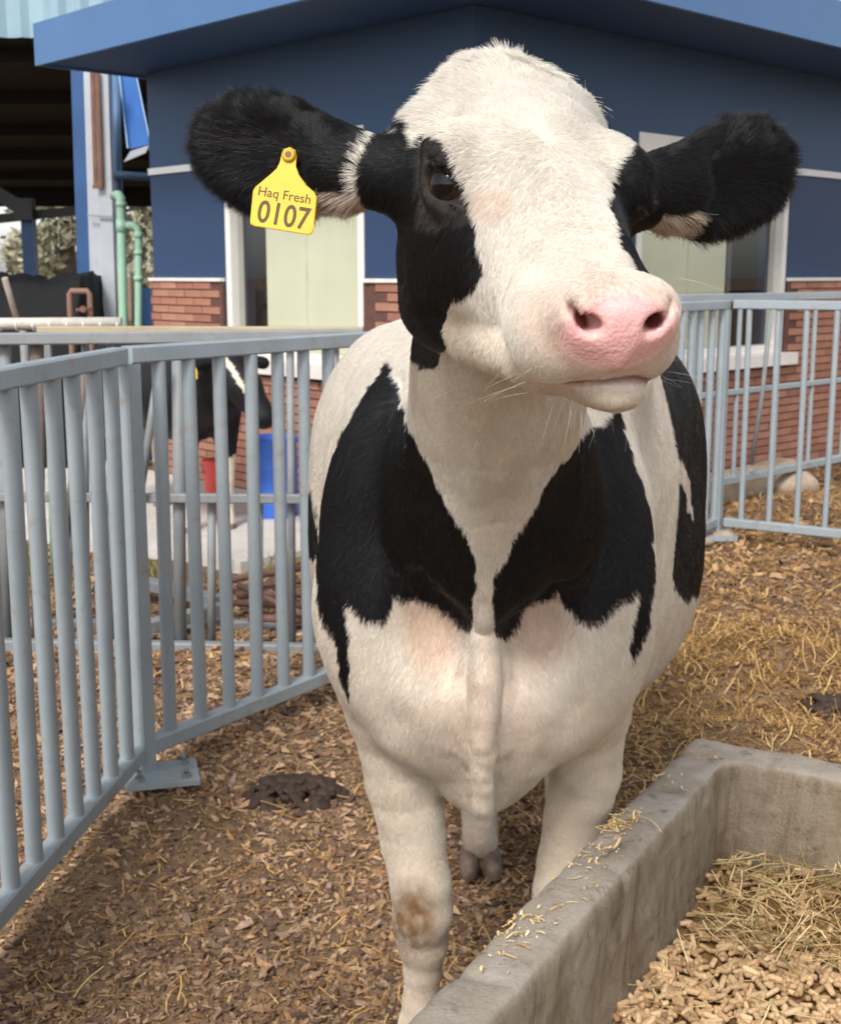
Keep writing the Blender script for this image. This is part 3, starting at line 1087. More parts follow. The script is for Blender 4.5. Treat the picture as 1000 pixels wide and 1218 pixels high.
    # hind legs
    for (hx, fx, dy) in ((0.05, 0.148, 0.0), (0.34, 0.365, 0.08)):
        leg([(hx, 3.12 + dy, 0.98, .17), (hx, 3.05 + dy, 0.78, .12), ((hx * .6 + fx * .4), 3.12 + dy, 0.62, .075), ((hx + fx * 2) / 3, 3.20 + dy, 0.50, .052), (fx, 3.14 + dy, 0.36, .038), (fx, 3.06 + dy, 0.22, .036),
             (fx, 3.01 + dy, 0.165, .046), (fx, 2.97 + dy, 0.12, .045), (fx, 2.92 + dy, 0.07, .046)], 0.03, 0.95)
        F.union(p_ell((hx + 0.02, 3.12 + dy, 1.02), (0.17, 0.26, 0.30)), 0.08)
    F.union(p_cone((0.21, 3.53, 1.30), (0.21, 3.60, 1.0), 0.032, 0.020), 0.04)                 # tail
    F.union(p_cone((0.21, 3.60, 1.0), (0.205, 3.60, 0.62), 0.020, 0.014), 0.02)
    F.union(p_cone((0.205, 3.60, 0.62), (0.205, 3.60, 0.42), 0.022, 0.030), 0.03)
    # head
    lo = HEAD_T - 0.36
    hi = HEAD_T + 0.36
    def to_crown(x, y, z):
        a, b, c = to_head(x, y, z)
        return a - crown_shift(b), b, c
    F.union(p_loft(lo, hi, to_crown, HEAD_TAB, 2.35, 0.22), 0.05)
    H = lambda c, r, k, rx=0, ry=0, rz=0: F.union(p_ell(head_w(c), r, hrot(rx, ry, rz)), k)
    for s in (1, -1):
        H((s * 0.074, -0.055, -0.075), (0.036, 0.078, 0.082), 0.03)                           # cheek
        H((s * 0.083, 0.022, 0.061 if s > 0 else 0.050), (0.024, 0.042, 0.026), 0.03)                             # brow
        H(EYE * [s, 1, 1] - eye_frame(s)[0] * (0.004 if s > 0 else -0.006), (0.0300, 0.034, 0.030), 0.014)                            # eyelids
        H((s * 0.036, 0.258, -0.024), (0.032, 0.040, 0.040), 0.016)                            # upper lip
        H((s * 0.029, 0.286, 0.007), (0.026, 0.026, 0.025), 0.016)                            # nostril wing
        H((s * 0.046, 0.225, -0.030), (0.022, 0.050, 0.036), 0.02)
        H((s * 0.072, -0.125, 0.022), (0.040, 0.045, 0.042), 0.04)                             # ear root
    for s in (1, -1):
        F.union(p_chain([(*head_w((s * 0.066, -0.075, -0.132)), 0.032), (*head_w((s * 0.050, 0.05, -0.120)), 0.022), (*head_w((s * 0.030, 0.20, -0.078)), 0.020)]), 0.022)   # jaw bone
    H((0, 0.286, -0.003), (0.040, 0.030, 0.035), 0.02)                                         # nose pad
    H((-0.016, 0.255, -0.066), (0.032, 0.046, 0.024), 0.012)                                       # chin
    H((0, 0.19, -0.074), (0.038, 0.06, 0.022), 0.03)
    H((-0.026, -0.145, 0.046), (0.066, 0.05, 0.034), 0.04)                                          # poll
    for s in (1, -1):                                                                         # nostrils
        F.cut(p_ell(head_w((s * 0.0285, 0.315, 0.006)), (0.0105, 0.032, 0.0072), hrot(0, s * -24, s * -22)), 0.007)
        F.cut(p_ell(head_w((s * 0.0385, 0.303, 0.015)), (0.0042, 0.012, 0.008), hrot(0, s * 35, s * -30)), 0.006)
        eo = EYE * np.array([s, 1, 1])
        n_, t_, b_ = eye_frame(s)
        RE = HEAD_R @ np.stack([n_, t_, b_], 1)
        F.cut(p_ell(head_w(eo + n_ * 0.0225 + b_ * 0.0005), (0.0180, 0.0228, 0.0160), RE), 0.004)
        F.cut(p_ell(head_w(eo + n_ * 0.018 + t_ * 0.020 - b_ * 0.005), (0.005, 0.012, 0.003), RE), 0.006)
        for dz, st in ((0.021, 1.0), (-0.021, 0.8)):
            for q in range(7):
                f = (q - 3) / 3.0
                F.cut(p_ell(head_w(eo + n_ * (0.0215 - 0.006 * f * f) + t_ * f * 0.020 + b_ * (dz * (1 - 0.35 * f * f))), (0.0022 * st, 0.006, 0.0018), RE), 0.005)
    # mouth
    for i in range(12):
        t = (i - 5.5) / 5.5
        m = (t * 0.036 - 0.014, 0.303 - 0.024 * t * t, -0.048 - 0.016 * t * t)
        F.cut(p_ell(head_w(m), (0.0075, 0.012, 0.0022), hrot(0, 0, 0)), 0.004)
    # ears
    for base, a, w, nr, L, half in EARS:
        R = np.stack([a, w, nr], 1)
        c = base + a * L * 0.56
        F.union(p_cone(base - a * 0.05, base + a * L * 0.35, 0.039, 0.034), 0.025)
        F.union(p_ell(c, (L * 0.46, half, 0.017), R), 0.02)
        F.union(p_ell(base + a * L * 0.70 + w * 0.004, (L * 0.30, half * 0.93, 0.013), R), 0.02)
        F.cut(p_ell(c + nr * 0.021 + a * 0.008, (L * 0.33, half * 0.66, 0.014), R), 0.012)
    return F

F = cow_field()
COW_V, COW_Q = F.mesh()
del F
COW_V = relax(COW_V, COW_Q, 1, 0.4)
COW_N = mesh_normals(COW_V, COW_Q)
# loose skin: folds round the throat, uneven muscle on chest and shoulders
_h = head_l(COW_V)
_bodyw = np.clip((COW_V[:, 1] - 1.50) / 0.2, 0, 1)
_neckw = np.clip((COW_V[:, 1] - 1.36) / 0.08, 0, 1) * np.clip((1.80 - COW_V[:, 1]) / 0.15, 0, 1) * np.clip((1.42 - COW_V[:, 2]) / 0.08, 0, 1) * np.clip((COW_V[:, 2] - 1.0) / 0.1, 0, 1)
_q = COW_V + 0.03 * np.stack([vnoise(COW_V, 6, 81), vnoise(COW_V, 6, 82), vnoise(COW_V, 6, 83)], 1)
_d = _neckw * 0.0045 * (np.abs(vnoise(_q * [24, 10, 7], 1.0, 84)) * -1.6 + 0.4) + _neckw * 0.0022 * vnoise(_q * [6, 9, 18], 1.0, 87)
_d += _bodyw * (0.0055 * vnoise(COW_V * [9, 9, 5.5], 1.0, 85) + 0.0030 * vnoise(COW_V * [22, 22, 12], 1.0, 86)) * np.clip((COW_V[:, 2] - 0.1) / 0.2, 0, 1)
# creases where the forelegs leave the breast, the breast's two lobes, hollows inside the shoulders
_px, _py = proj(COW_V)
_fr = np.clip((2.12 - COW_V[:, 1]) / 0.06, 0, 1) * np.clip((COW_V[:, 1] - 1.70) / 0.04, 0, 1) * np.clip(-COW_N[:, 1] / 0.3, 0, 1)
def _line(pts):
    d = np.full(len(COW_V), 1e9)
    for (x0, y0), (x1, y1) in zip(pts[:-1], pts[1:]):
        t = np.clip(((_px - x0) * (x1 - x0) + (_py - y0) * (y1 - y0)) / ((x1 - x0) ** 2 + (y1 - y0) ** 2), 0, 1)
        d = np.minimum(d, np.hypot(_px - x0 - t * (x1 - x0), _py - y0 - t * (y1 - y0)))
    return d
for pts_, amp_, wd_ in (([(512, 935), (496, 895), (480, 862)], -0.009, 24), ([(655, 905), (672, 868), (684, 842)], -0.009, 24), ([(572, 640), (574, 760), (571, 860), (574, 960)], 0.008, 11),
                        ([(470, 450), (492, 530), (505, 610), (500, 690)], -0.010, 12), ([(668, 545), (655, 620), (652, 690)], -0.008, 12)):
    _d += _fr * amp_ * np.exp(-(_line(pts_) / wd_) ** 2)
for cx_, cy_, rx_, ry_, amp_ in ((520, 838, 42, 55, 0.010), (632, 838, 42, 55, 0.010), (512, 745, 36, 48, -0.016), (638, 745, 36, 48, -0.016), (440, 700, 40, 70, 0.008), (715, 690, 40, 70, 0.008)):
    _d += _fr * amp_ * np.exp(-((_px - cx_) / rx_) ** 2 - ((_py - cy_) / ry_) ** 2)
COW_V = COW_V + COW_N * _d[:, None]
COW_N = mesh_normals(COW_V, COW_Q)

# ------------------------------------------------------------------ coat pattern
PATCH_FACE = [(380, 60), (478, 112), (492, 147), (493, 178), (500, 166), (516, 160), (533, 168), (540, 192), (548, 214), (561, 239), (562, 260), (569, 292), (577, 320), (562, 345), (534, 362), (528, 392), (533, 408), (519, 438),
              (500, 432), (486, 415), (474, 396), (462, 372), (440, 380), (380, 300)]
PATCH_FACE2 = [(752, 172), (738, 190), (724, 215), (721, 243), (732, 279), (752, 318), (800, 335), (850, 250), (850, 150)]
PATCH_EYESKIN = [(496, 195), (501, 168), (516, 161), (531, 168), (538, 190), (552, 215), (560, 238), (556, 262), (520, 276), (497, 270)]
PATCH_CHEST = [(466, 425), (472, 455), (480, 480), (490, 510), (502, 535), (512, 557), (530, 597), (552, 625), (556, 642), (565, 668), (564, 700), (561, 722), (562, 748), (549, 750), (536, 734), (520, 722), (508, 716), (496, 708), (483, 712),
               (470, 704), (464, 722), (456, 738), (436, 736), (424, 728), (413, 716), (414, 742), (418, 775), (415, 835), (404, 800), (398, 760), (385, 740), (380, 690), (372, 650), (376, 600), (385, 560), (405, 520), (428, 480), (450, 448)]
PATCH_CHEST2 = [(735, 480), (712, 502), (692, 513), (672, 538), (650, 575), (632, 608), (615, 635), (602, 664), (588, 684), (587, 720), (590, 757), (600, 756), (612, 746), (628, 722), (640, 716), (652, 712), (663, 698), (672, 722), (684, 736),
                (696, 741), (712, 738), (726, 728), (742, 714), (758, 702), (752, 735), (744, 768), (752, 784), (762, 770), (772, 740), (778, 670), (772, 610), (752, 550), (745, 520)]
PATCH_FLANK = [(770, 430), (800, 380), (850, 420), (870, 560), (850, 690), (818, 716), (807, 708), (800, 700), (797, 660), (796, 600), (799, 566), (811, 572), (816, 600), (823, 616), (820, 576), (808, 545), (790, 512)]
PATCH_FLANK2 = [(340, 540), (372, 592), (378, 625), (382, 650), (376, 668), (362, 655), (340, 660)]

WHITE = np.array([0.72, 0.675, 0.60])
BLACK = np.array([0.0062, 0.0060, 0.0072])

def coat(P, N=None):
    """base colour, bare-skin weight and region ids of points on the cow"""
    px, py = proj(P)
    n1 = vnoise(P, 38, 3)
    n2 = vnoise(P, 95, 5)
    wx = px + 3.5 * n1 + 1.8 * n2
    wy = py + 4 * vnoise(P, 45, 9) + 1.8 * vnoise(P, 110, 11)
    hl = head_l(P)
    ear = np.zeros(len(P), bool)
    earu = np.zeros(len(P))
    eard = np.zeros(len(P))
    eright = np.zeros(len(P))
    for base, a, w, nr, L, half in EARS:
        r = P - base
        u, v, t = r @ a / L, r @ w, r @ nr
        m = (u > 0.02) & (u < 1.3) & (np.abs(v) < half * 1.4) & (np.abs(t) < 0.07)
        m &= np.abs(hl[:, 0]) > 0.112
        ear |= m
        eright = np.where(m, float(a[0] < 0), eright)
        earu = np.where(m, u, earu)
        eard = np.where(m, v * np.sign(w[2]), eard)
    head = (hl[:, 1] > -0.30) & (P[:, 1] < 1.62) & (P[:, 2] > 1.22) & ~ear
    visible = np.ones(len(P), bool)
    if N is not None:
        view = P - np.array([0, 0, CAM_H])
        visible = (N * view).sum(1) < 0.0
    blk = np.zeros(len(P), bool)
    # the cow's right side of the face
    right = head & (hl[:, 0] > -0.02)
    blk |= right & in_poly(wx, wy, PATCH_FACE)
    blk |= right & ~visible & (hl[:, 1] < 0.02 + 0.02 * n1) & (hl[:, 2] < 0.07)
    left = head & (hl[:, 0] <= -0.02)
    blk |= left & visible & in_poly(wx, wy, PATCH_FACE2)
    blk |= left & ~visible & (hl[:, 1] < 0.10 + 0.02 * n1) & (hl[:, 1] > -0.19) & (hl[:, 2] < 0.075) & (hl[:, 2] > -0.10)
    body = ~head & ~ear
    front = body & (P[:, 1] < 2.33)
    rear = body & ~front
    blk |= front & (P[:, 1] < 2.26) & visible & (in_poly(wx, wy, PATCH_CHEST) | in_poly(wx, wy, PATCH_CHEST2))
    side = front & ~visible
    blk |= side & (P[:, 2] > 0.80) & (P[:, 2] < 1.22) & (P[:, 1] < 2.24 + 0.03 * n1)
    blk |= rear & (P[:, 0] > 0.2) & (in_poly(wx, wy, PATCH_FLANK) | ((P[:, 1] > 2.80) & (P[:, 2] > 0.80 + .05 * n1)))
    blk |= rear & (P[:, 0] <= 0.2) & (in_poly(wx, wy, PATCH_FLANK2) | ((P[:, 1] > 2.72) & (P[:, 2] > 0.75 + .05 * n1) & (P[:, 2] < 1.2)))
    blk |= ear & (earu > np.where(eright > 0, 0.046, 0.0) + 0.02 * n1) & ~((earu < np.where(eright > 0, 0.36, 0.17) + 0.05 * n1) & (eard < -0.024 - 0.006 * n2))
    col = np.where(blk[:, None], BLACK, WHITE)
    # dirtier, yellower hair below, warm ground-bounced shade painted into its tint; thin hair with the skin showing on the breast
    low = np.clip((1.22 - P[:, 2]) / 0.5, 0, 1) * body + np.clip((hl[:, 2] + 0.02) / -0.08, 0, 1) * head
    tint = 1 - low[:, None] * np.array([0.04, 0.09, 0.15]) * (0.9 + 0.5 * n1[:, None])
    col = np.where(blk[:, None], col, col * tint)
    def spot(cx, cy, rx, ry, soft=0.5):
        r = np.sqrt(((wx - cx) / rx) ** 2 + ((wy - cy) / ry) ** 2)
        return np.clip((1 - r) / soft, 0, 1)
    def blend(w, c):
        nonlocal col
        w = np.where(blk, 0, w)[:, None]
        col = col * (1 - w) + np.array(c) * w
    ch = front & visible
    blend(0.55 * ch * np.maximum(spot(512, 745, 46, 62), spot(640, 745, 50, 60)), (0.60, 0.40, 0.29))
    blend(0.30 * ch * spot(575, 850, 110, 90), (0.72, 0.55, 0.46))
    kn = body & (P[:, 1] < 2.08) & (P[:, 1] > 1.9) & visible
    blend(0.95 * kn * np.clip(spot(491, 1093, 42, 60, 0.75) * (1 + .5 * n2), 0, 1), (0.20, 0.105, 0.038))
    mud = np.clip((0.33 - P[:, 2]) / 0.25, 0, 1) * body * np.clip(vfbm(P, 16, 63) + 0.25, 0, 1)
    blend(0.65 * mud, (0.30, 0.22, 0.15))
    # bare skin round the eye, nose and lips
    bare = np.zeros(len(P))
    eye_d = np.minimum(np.linalg.norm((hl - EYE) / np.array([1, 1.25, 1.0]), axis=1), np.linalg.norm((hl - EYE * [-1, 1, 1]) / np.array([1, 1.25, 1.0]), axis=1))
    es = head & ((right & visible & in_poly(wx, wy, PATCH_EYESKIN)) | (eye_d < 0.030))
    col = np.where(es[:, None], np.array([0.026, 0.022, 0.021]), col)
    rim = np.clip((0.0265 - eye_d) / 0.004, 0, 1)[:, None] * head[:, None]
    col = col * (1 - rim) + np.array([0.018, 0.012, 0.011]) * rim
    bare = np.maximum(bare, es * 0.75)
    bare = np.maximum(bare, head * (eye_d < 0.0245))
    blend(0.35 * right * spot(585, 240, 34, 26), (0.62, 0.42, 0.30))
    # muzzle
    mz = head & (hl[:, 1] > 0.20)
    ax = np.abs(hl[:, 0])
    pad_r = np.sqrt((ax / 0.047) ** 2 + (np.where(hl[:, 2] > -0.002, (hl[:, 2] + 0.002) / 0.031, (hl[:, 2] + 0.002) / 0.032)) ** 2)
    pad = mz & (hl[:, 1] > 0.262)
    pw = np.clip((1.10 - pad_r + 0.05 * n1) / 0.22, 0, 1) * pad * np.clip((hl[:, 1] - 0.262) / 0.012, 0, 1)
    halo = np.clip((1.75 - pad_r) / 0.6, 0, 1) * mz * np.clip((hl[:, 1] - 0.225) / 0.04, 0, 1)
    blend(0.35 * halo, (0.74, 0.50, 0.41))
    pink = np.array([0.75, 0.42, 0.405])
    w = pw[:, None]
    col = col * (1 - w) + pink * (1 + 0.05 * n2[:, None]) * w
    for s_ in (1, -1):
        nd = np.linalg.norm((hl - np.array([s_ * 0.0285, 0.300, 0.006])) / np.array([1.0, 1.6, 0.85]), axis=1)
        ns_ = np.clip((0.0115 - nd) / 0.004, 0, 1)[:, None] * mz[:, None] * (hl[:, 1] < 0.309)[:, None]
        col = col * (1 - ns_) + np.array([0.10, 0.022, 0.022]) * ns_
    lip = mz & (np.abs(hl[:, 2] + 0.048 + 0.016 * ((hl[:, 0] + 0.014) / 0.036) ** 2) < 0.0065) & (hl[:, 1] > 0.262) & (np.abs(hl[:, 0] + 0.014) < 0.043)
    lw = (np.clip(1 - np.abs(hl[:, 2] + 0.048 + 0.016 * ((hl[:, 0] + 0.014) / 0.036) ** 2) / 0.0065, 0, 1) ** 0.6 * lip)[:, None]
    col = col * (1 - lw * 0.95) + np.array([0.20, 0.048, 0.042]) * lw * 0.95
    chin = np.clip((-0.055 - hl[:, 2]) / 0.02, 0, 1) * mz
    blend(0.35 * chin, (0.50, 0.33, 0.20))
    bare = np.maximum(bare, pw)
    bare = np.maximum(bare, (lw[:, 0] > 0.2))
    # skin inside the ears' lower edge
    es2 = ear & (earu < 0.40) & ~blk & (eard < -0.018)
    col = np.where(es2[:, None], np.array([0.62, 0.42, 0.32]) * (1 + .15 * n1[:, None]), col)
    return dict(col=np.clip(col, 0.004, 0.9), bare=bare, blk=blk, head=head, ear=ear, earu=earu, eard=eard, hl=hl, px=px, py=py, wet=np.maximum(pw, lw[:, 0] * .6), mz=mz, visible=visible)

info = coat(COW_V, COW_N)
# skin under the pale hair: pinker, and darkened to paint in the hair's shade
_furry = (~info['blk']) * np.clip(1 - info['bare'] * 1.5 - info['wet'], 0, 1)
info['col'] = info['col'] * (1 - _furry[:, None] * np.array([0.12, 0.20, 0.24]))
skin = NT('cow_skin').set(spec=0.35, sss=0.06)
skin.b.inputs['Subsurface Radius'].default_value = (0.012, 0.005, 0.003)
_a = skin.n('ShaderNodeAttribute', attribute_name='col')
_w = skin.n('ShaderNodeAttribute', attribute_name='wet')
_v = skin.coords('Object')
_n = skin.noise(_v, 260, 5, 0.65)
skin.color(skin.mix(1.0, _a.outputs['Color'], skin.ramp(_n, [(0.3, (0.88,) * 3), (0.7, (1.1,) * 3)]), 'MULTIPLY'))
skin.l(skin.ramp(_w.outputs['Fac'], [(0.0, (0.75,) * 3), (1.0, (0.40,) * 3)]), skin.b.inputs['Roughness'])
_vor = skin.n('ShaderNodeTexVoronoi', feature='SMOOTH_F1')
_vor.inputs['Scale'].default_value = 330
skin.l(_v, _vor.inputs['Vector'])
_hm = skin.mix(_w.outputs['Fac'], _n, _vor.outputs['Distance'])
skin.bump(_hm, 0.35, 0.002)

cow = thing('cow', 'large black and white cow with pink nose standing close in front inside the pen', 'cow', (0.11, 2.2, 0.0))
me = np_mesh('body', COW_V - ROOT['cow'], COW_Q, skin.m, True, info['col'])
_at = me.attributes.new('wet', 'FLOAT', 'POINT')
_at.data.foreach_set('value', info['wet'].astype(np.float32))
body = link('body', me, cow)

# ------------------------------------------------------------------ eyes, hooves
eye_m = NT('cow_eye').set(rough=0.03, spec=0.32)
_ec = eye_m.coords('Object')
_sp = eye_m.n('ShaderNodeVectorMath', operation='LENGTH')
_sx = eye_m.n('ShaderNodeSeparateXYZ')
eye_m.l(_ec, _sx.inputs[0])
eye_m.color(eye_m.ramp(_sx.outputs['X'], [(0.0, (0.20, 0.14, 0.12)), (0.50, (0.07, 0.04, 0.028)), (0.66, (0.040, 0.022, 0.014)), (0.84, (0.022, 0.012, 0.008)), (0.90, (0.003, 0.003, 0.0035))]))
eye_m.b.inputs['Coat Roughness'].default_value = 0.02
for s in (1, -1):
    n, m = 32, 20
    vv, ff = [], []
    r = 0.0236
    for i in range(m + 1):
        th = math.pi * i / m
        for k in range(n):
            ph = 2 * math.pi * k / n
            d = np.array([math.cos(th), math.sin(th) * math.cos(ph), math.sin(th) * math.sin(ph)])
            vv.append(d * r * (1 + 0.05 * max(0, d[0]) ** 6))
    for i in range(m):
        for k in range(n):
            ff.append((i * n + k, i * n + (k + 1) % n, (i + 1) * n + (k + 1) % n, (i + 1) * n + k))
    me = np_mesh('eye', np.array(vv) / r, np.array(ff), eye_m.m, True)
    e = link('eye', me, cow)
    c = EYE * np.array([s, 1, 1]) - eye_frame(s)[0] * 0.0035
    xd = HEAD_R @ eye_frame(s)[0]
    e.rotation_euler = Vector(xd).to_track_quat('X', 'Z').to_euler()
    e.scale = (r, r, r)
    e.location = head_w(c) - ROOT['cow']

hoof_mat = mat_plain('hoof_horn', (0.17, 0.115, 0.085), 0.6, var=0.45, scale=30, bump=0.4, bscale=90, dirt=(0.05, 0.032, 0.02))
for hx, hy in ((0.0, 1.955), (0.25, 2.025), (0.148, 2.905), (0.365, 2.985)):
    F2 = Field(axis([(hx - 0.09, hx + 0.09, 0.004)]), axis([(hy - 0.13, hy + 0.09, 0.004)]), axis([(-0.02, 0.12, 0.004)]))
    for s in (-1, 1):
        F2.union(p_ell((hx + s * 0.027, hy - 0.012, 0.016), (0.026, 0.062, 0.042), _rot('Z', s * 0.08)), 0.006)
        F2.union(p_ell((hx + s * 0.026, hy + 0.018, 0.026), (0.024, 0.036, 0.038)), 0.01)
    F2.cut((np.array([hx - .1, hy - .2, -.05]), np.array([hx + .1, hy + .2, 0.0]), lambda x, y, z: z + 0 * x + 0 * y), 0.004)
    hv, hq = F2.mesh()
    link('hoof', np_mesh('hoof', relax(hv, hq, 1, .4) - ROOT['cow'], hq, hoof_mat, True), cow)

# ------------------------------------------------------------------ ear tag, punched through the cow's right ear
tag_mat = mat_plain('tag_plastic', srgb(216, 180, 36), 0.42, var=0.06, scale=30, bump=0.05, dirt=srgb(150, 120, 30), dirt_amt=0.25)
ink = mat_plain('tag_ink', srgb(84, 62, 12), 0.6, var=0.1)
eb, ea, ew, en, eL, eh = EARS[0]
tag_c = at(348, 191, 1.385)                                   # the stud
# panel plane: right (image), down, facing the camera
tr = np.array([0.985, -0.10, -0.10]); tr /= np.linalg.norm(tr)
td = np.array([0.06, -0.18, -1.0]); td -= tr * (td @ tr); td /= np.linalg.norm(td)
tn = np.cross(tr, -td); tn = tn if tn[1] < 0 else -tn
U = 1.0 / F_PX * 1.31
TAGOFF = 0.019                                        # metres per photograph pixel at the tag
outline = [(-9, -1), (-7, -7), (0, -10), (7, -7), (9.5, 0), (10, 12), (15, 22), (25, 33), (36, 41), (39.5, 47), (40, 86), (37.5, 91), (33, 92), (-32, 88), (-37, 86), (-38, 81), (-38.5, 46), (-36, 41), (-22, 27), (-13, 17), (-10, 9)]
def tp(x, y, z=0.0):
    return tag_c + tr * x * U + td * y * U + tn * z
et = MB()
n = len(outline)
rings = []
for dz, sc in ((0.0, 0.97), (0.0006, 1.0), (0.0016, 1.0), (0.0022, 0.97)):
    cxm, cym = 0.0, 45.0
    rings.append([tp(cxm + (x - cxm) * sc, cym + (y - cym) * (sc if sc == 1 else 1 - (1 - sc) * .8), dz + TAGOFF) for x, y in outline])
vs_ = [p for r_ in rings for p in r_]
fs_ = [tuple(range(n))[::-1], tuple(range(3 * n, 4 * n))]
for i in range(3):
    fs_ += [(i * n + k, i * n + (k + 1) % n, (i + 1) * n + (k + 1) % n, (i + 1) * n + k) for k in range(n)]
et.add(vs_, fs_)
panel = et.build('ear_tag', tag_mat, cow)
tag(panel, label='yellow plastic ear tag with dark number 0107')
st = MB()
st.tube([tp(0, 0, -0.012), tp(0, 0, TAGOFF + 0.0035)], [0.0062, 0.0062], 20)
st.tube([tp(0, 0, TAGOFF + 0.0030), tp(0, 0, TAGOFF + 0.0050), tp(0, 0, TAGOFF + 0.0058)], [0.0075, 0.0070, 0.0050], 20)
st.build('stud', mat_plain('tag_stud', srgb(190, 150, 30), 0.5), panel)
st = MB()
st.tube([tp(0, 0, TAGOFF + 0.0055), tp(0, 0, TAGOFF + 0.0063)], [0.0036, 0.0030], 16)
st.build('stud_pin', mat_plain('tag_pin', (0.12, 0.07, 0.02), 0.5), panel)
FONTROT = Matrix((tr, -td, tn)).transposed().to_4x4()
for txt, ox, oy, size in (('Haq Fresh', 0, 53, 15.8), ('0107', 1, 84, 37)):
    fc = bpy.data.curves.new('lettering', 'FONT')
    fc.body = txt
    fc.size = size * U
    fc.align_x = 'CENTER'
    fc.extrude = 0.00012
    fc.offset = 0.00050 if size > 25 else 0.00009
    fc.space_character = 1.0 if size < 25 else 1.04
    tmp = bpy.data.objects.new('lettering', fc)
    me = bpy.data.meshes.new_from_object(tmp)
    bpy.data.objects.remove(tmp)
    me.name = 'lettering'
    me.materials.clear()
    me.materials.append(ink)
    o = bpy.data.objects.new('lettering', me)
    COL.objects.link(o)
    o.parent = panel
    M_ = FONTROT.copy()
    M_ = M_ @ Matrix.Rotation(math.radians(-4.0), 4, 'Z')
    if size > 25:
        M_ = M_ @ Matrix.Diagonal((0.84, 1.0, 1.0, 1.0))
    M_.translation = Vector(tp(ox, oy, TAGOFF + 0.0023) - ROOT['cow'])
    o.matrix_local = M_
# ------------------------------------------------------------------ coat of hair
TRI = np.concatenate([COW_Q[:, [0, 1, 2]], COW_Q[:, [0, 2, 3]]])
tv0, tv1, tv2 = COW_V[TRI[:, 0]], COW_V[TRI[:, 1]], COW_V[TRI[:, 2]]
TAREA = np.linalg.norm(np.cross(tv1 - tv0, tv2 - tv0), axis=1) / 2
TC = (tv0 + tv1 + tv2) / 3
TNm = (COW_N[TRI[:, 0]] + COW_N[TRI[:, 1]] + COW_N[TRI[:, 2]])
TNm /= np.linalg.norm(TNm, axis=1, keepdims=True) + 1e-9
_view = TC - np.array([0, 0, CAM_H])
_dist = np.linalg.norm(_view, axis=1)
_face = -(TNm * _view).sum(1) / _dist
ti = coat(TC, TNm)
_hwT = np.clip((1.66 - TC[:, 1]) / 0.22, 0, 1) * ti['head']
dens = np.where(ti['ear'], 150e4, np.where(ti['mz'], 240e4, np.where(TC[:, 1] < 2.25, 72e4 + 78e4 * _hwT, 26e4)))
dens *= np.clip((_face + 0.75) / 0.6, 0.02, 1)
dens *= 1 - np.clip(ti['bare'], 0, 1)
dens *= np.where(TC[:, 1] > 3.0, 0.15, 1.0) * np.where(TC[:, 2] < 0.05, 0, 1)
dens *= np.where(ti['blk'] & ~ti['ear'], 0.8, 1.0)
wgt = TAREA * dens * HAIR_SCALE
NH = int(wgt.sum())
cum = np.cumsum(wgt)
pick = np.searchsorted(cum, rng.random(NH) * cum[-1])
pick = np.clip(pick, 0, len(TRI) - 1)
b1, b2 = rng.random(NH), rng.random(NH)
fl = b1 + b2 > 1
b1[fl], b2[fl] = 1 - b1[fl], 1 - b2[fl]
P = tv0[pick] * (1 - b1 - b2)[:, None] + tv1[pick] * b1[:, None] + tv2[pick] * b2[:, None]
N_ = COW_N[TRI[pick, 0]] * (1 - b1 - b2)[:, None] + COW_N[TRI[pick, 1]] * b1[:, None] + COW_N[TRI[pick, 2]] * b2[:, None]
N_ /= np.linalg.norm(N_, axis=1, keepdims=True) + 1e-9
hi_ = coat(P, N_)
hl, head, ear = hi_['hl'], hi_['head'], hi_['ear']
# lie of the hair
WHORL = np.array([0.0, 0.045, 0.083])
loc = np.zeros((NH, 3))
dv = hl - WHORL
dv[:, 2] *= 0.6
dv /= np.linalg.norm(dv, axis=1, keepdims=True) + 1e-6
loc += dv
cheek = np.clip((np.abs(hl[:, 0]) - 0.055) / 0.04, 0, 1)[:, None]
loc = loc * (1 - 0.75 * cheek) + np.array([0, -0.55, -0.8]) * 0.75 * cheek
mzl = np.clip((hl[:, 1] - 0.12) / 0.08, 0, 1)[:, None]
loc = loc * (1 - mzl) + (np.stack([np.tanh(hl[:, 0] / 0.03 + 0.8 * vnoise(P, 70, 61)) * 0.55, np.full(NH, 0.15), np.full(NH, -0.75)], 1)) * mzl
under = np.clip((-0.06 - hl[:, 2]) / 0.04, 0, 1)[:, None]
loc = loc * (1 - 0.7 * under) + np.array([0, -0.6, -0.6]) * 0.7 * under
D_head = loc @ HEAD_R.T
D_body = np.tile(np.array([0.0, 0.42, -0.9]), (NH, 1))
D_body[:, 0] += 0.30 * np.sign(P[:, 0] - 0.1) * np.clip(np.abs(P[:, 0] - 0.1) / 0.2, 0, 1) * (P[:, 2] > 0.7)
trunk_w = np.clip((P[:, 1] - 2.1) / 0.3, 0, 1)[:, None]
D_body = D_body * (1 - trunk_w) + np.array([0.0, 0.75, -0.65]) * trunk_w
D_ear = np.zeros((NH, 3))
for base, a, w, nr, L, half in EARS:
    r = P - base
    m = ear & (np.sign(r[:, 0]) == np.sign(a[0]))
    v = (r @ w) / half
    d = a[None, :] * 0.8 + w[None, :] * (v * 1.1)[:, None] + np.array([0, -0.1, -0.25])
    D_ear[m] = d[m]
hw = np.clip((1.66 - P[:, 1]) / 0.16, 0, 1)[:, None] * head[:, None]
D = D_head * hw + D_body * (1 - hw)
D[ear] = D_ear[ear]
pert = np.stack([vnoise(P, 55, 21) + 0.6 * vnoise(P, 130, 31), vnoise(P, 55, 22) + 0.6 * vnoise(P, 130, 32), vnoise(P, 55, 23) + 0.6 * vnoise(P, 130, 33)], 1)
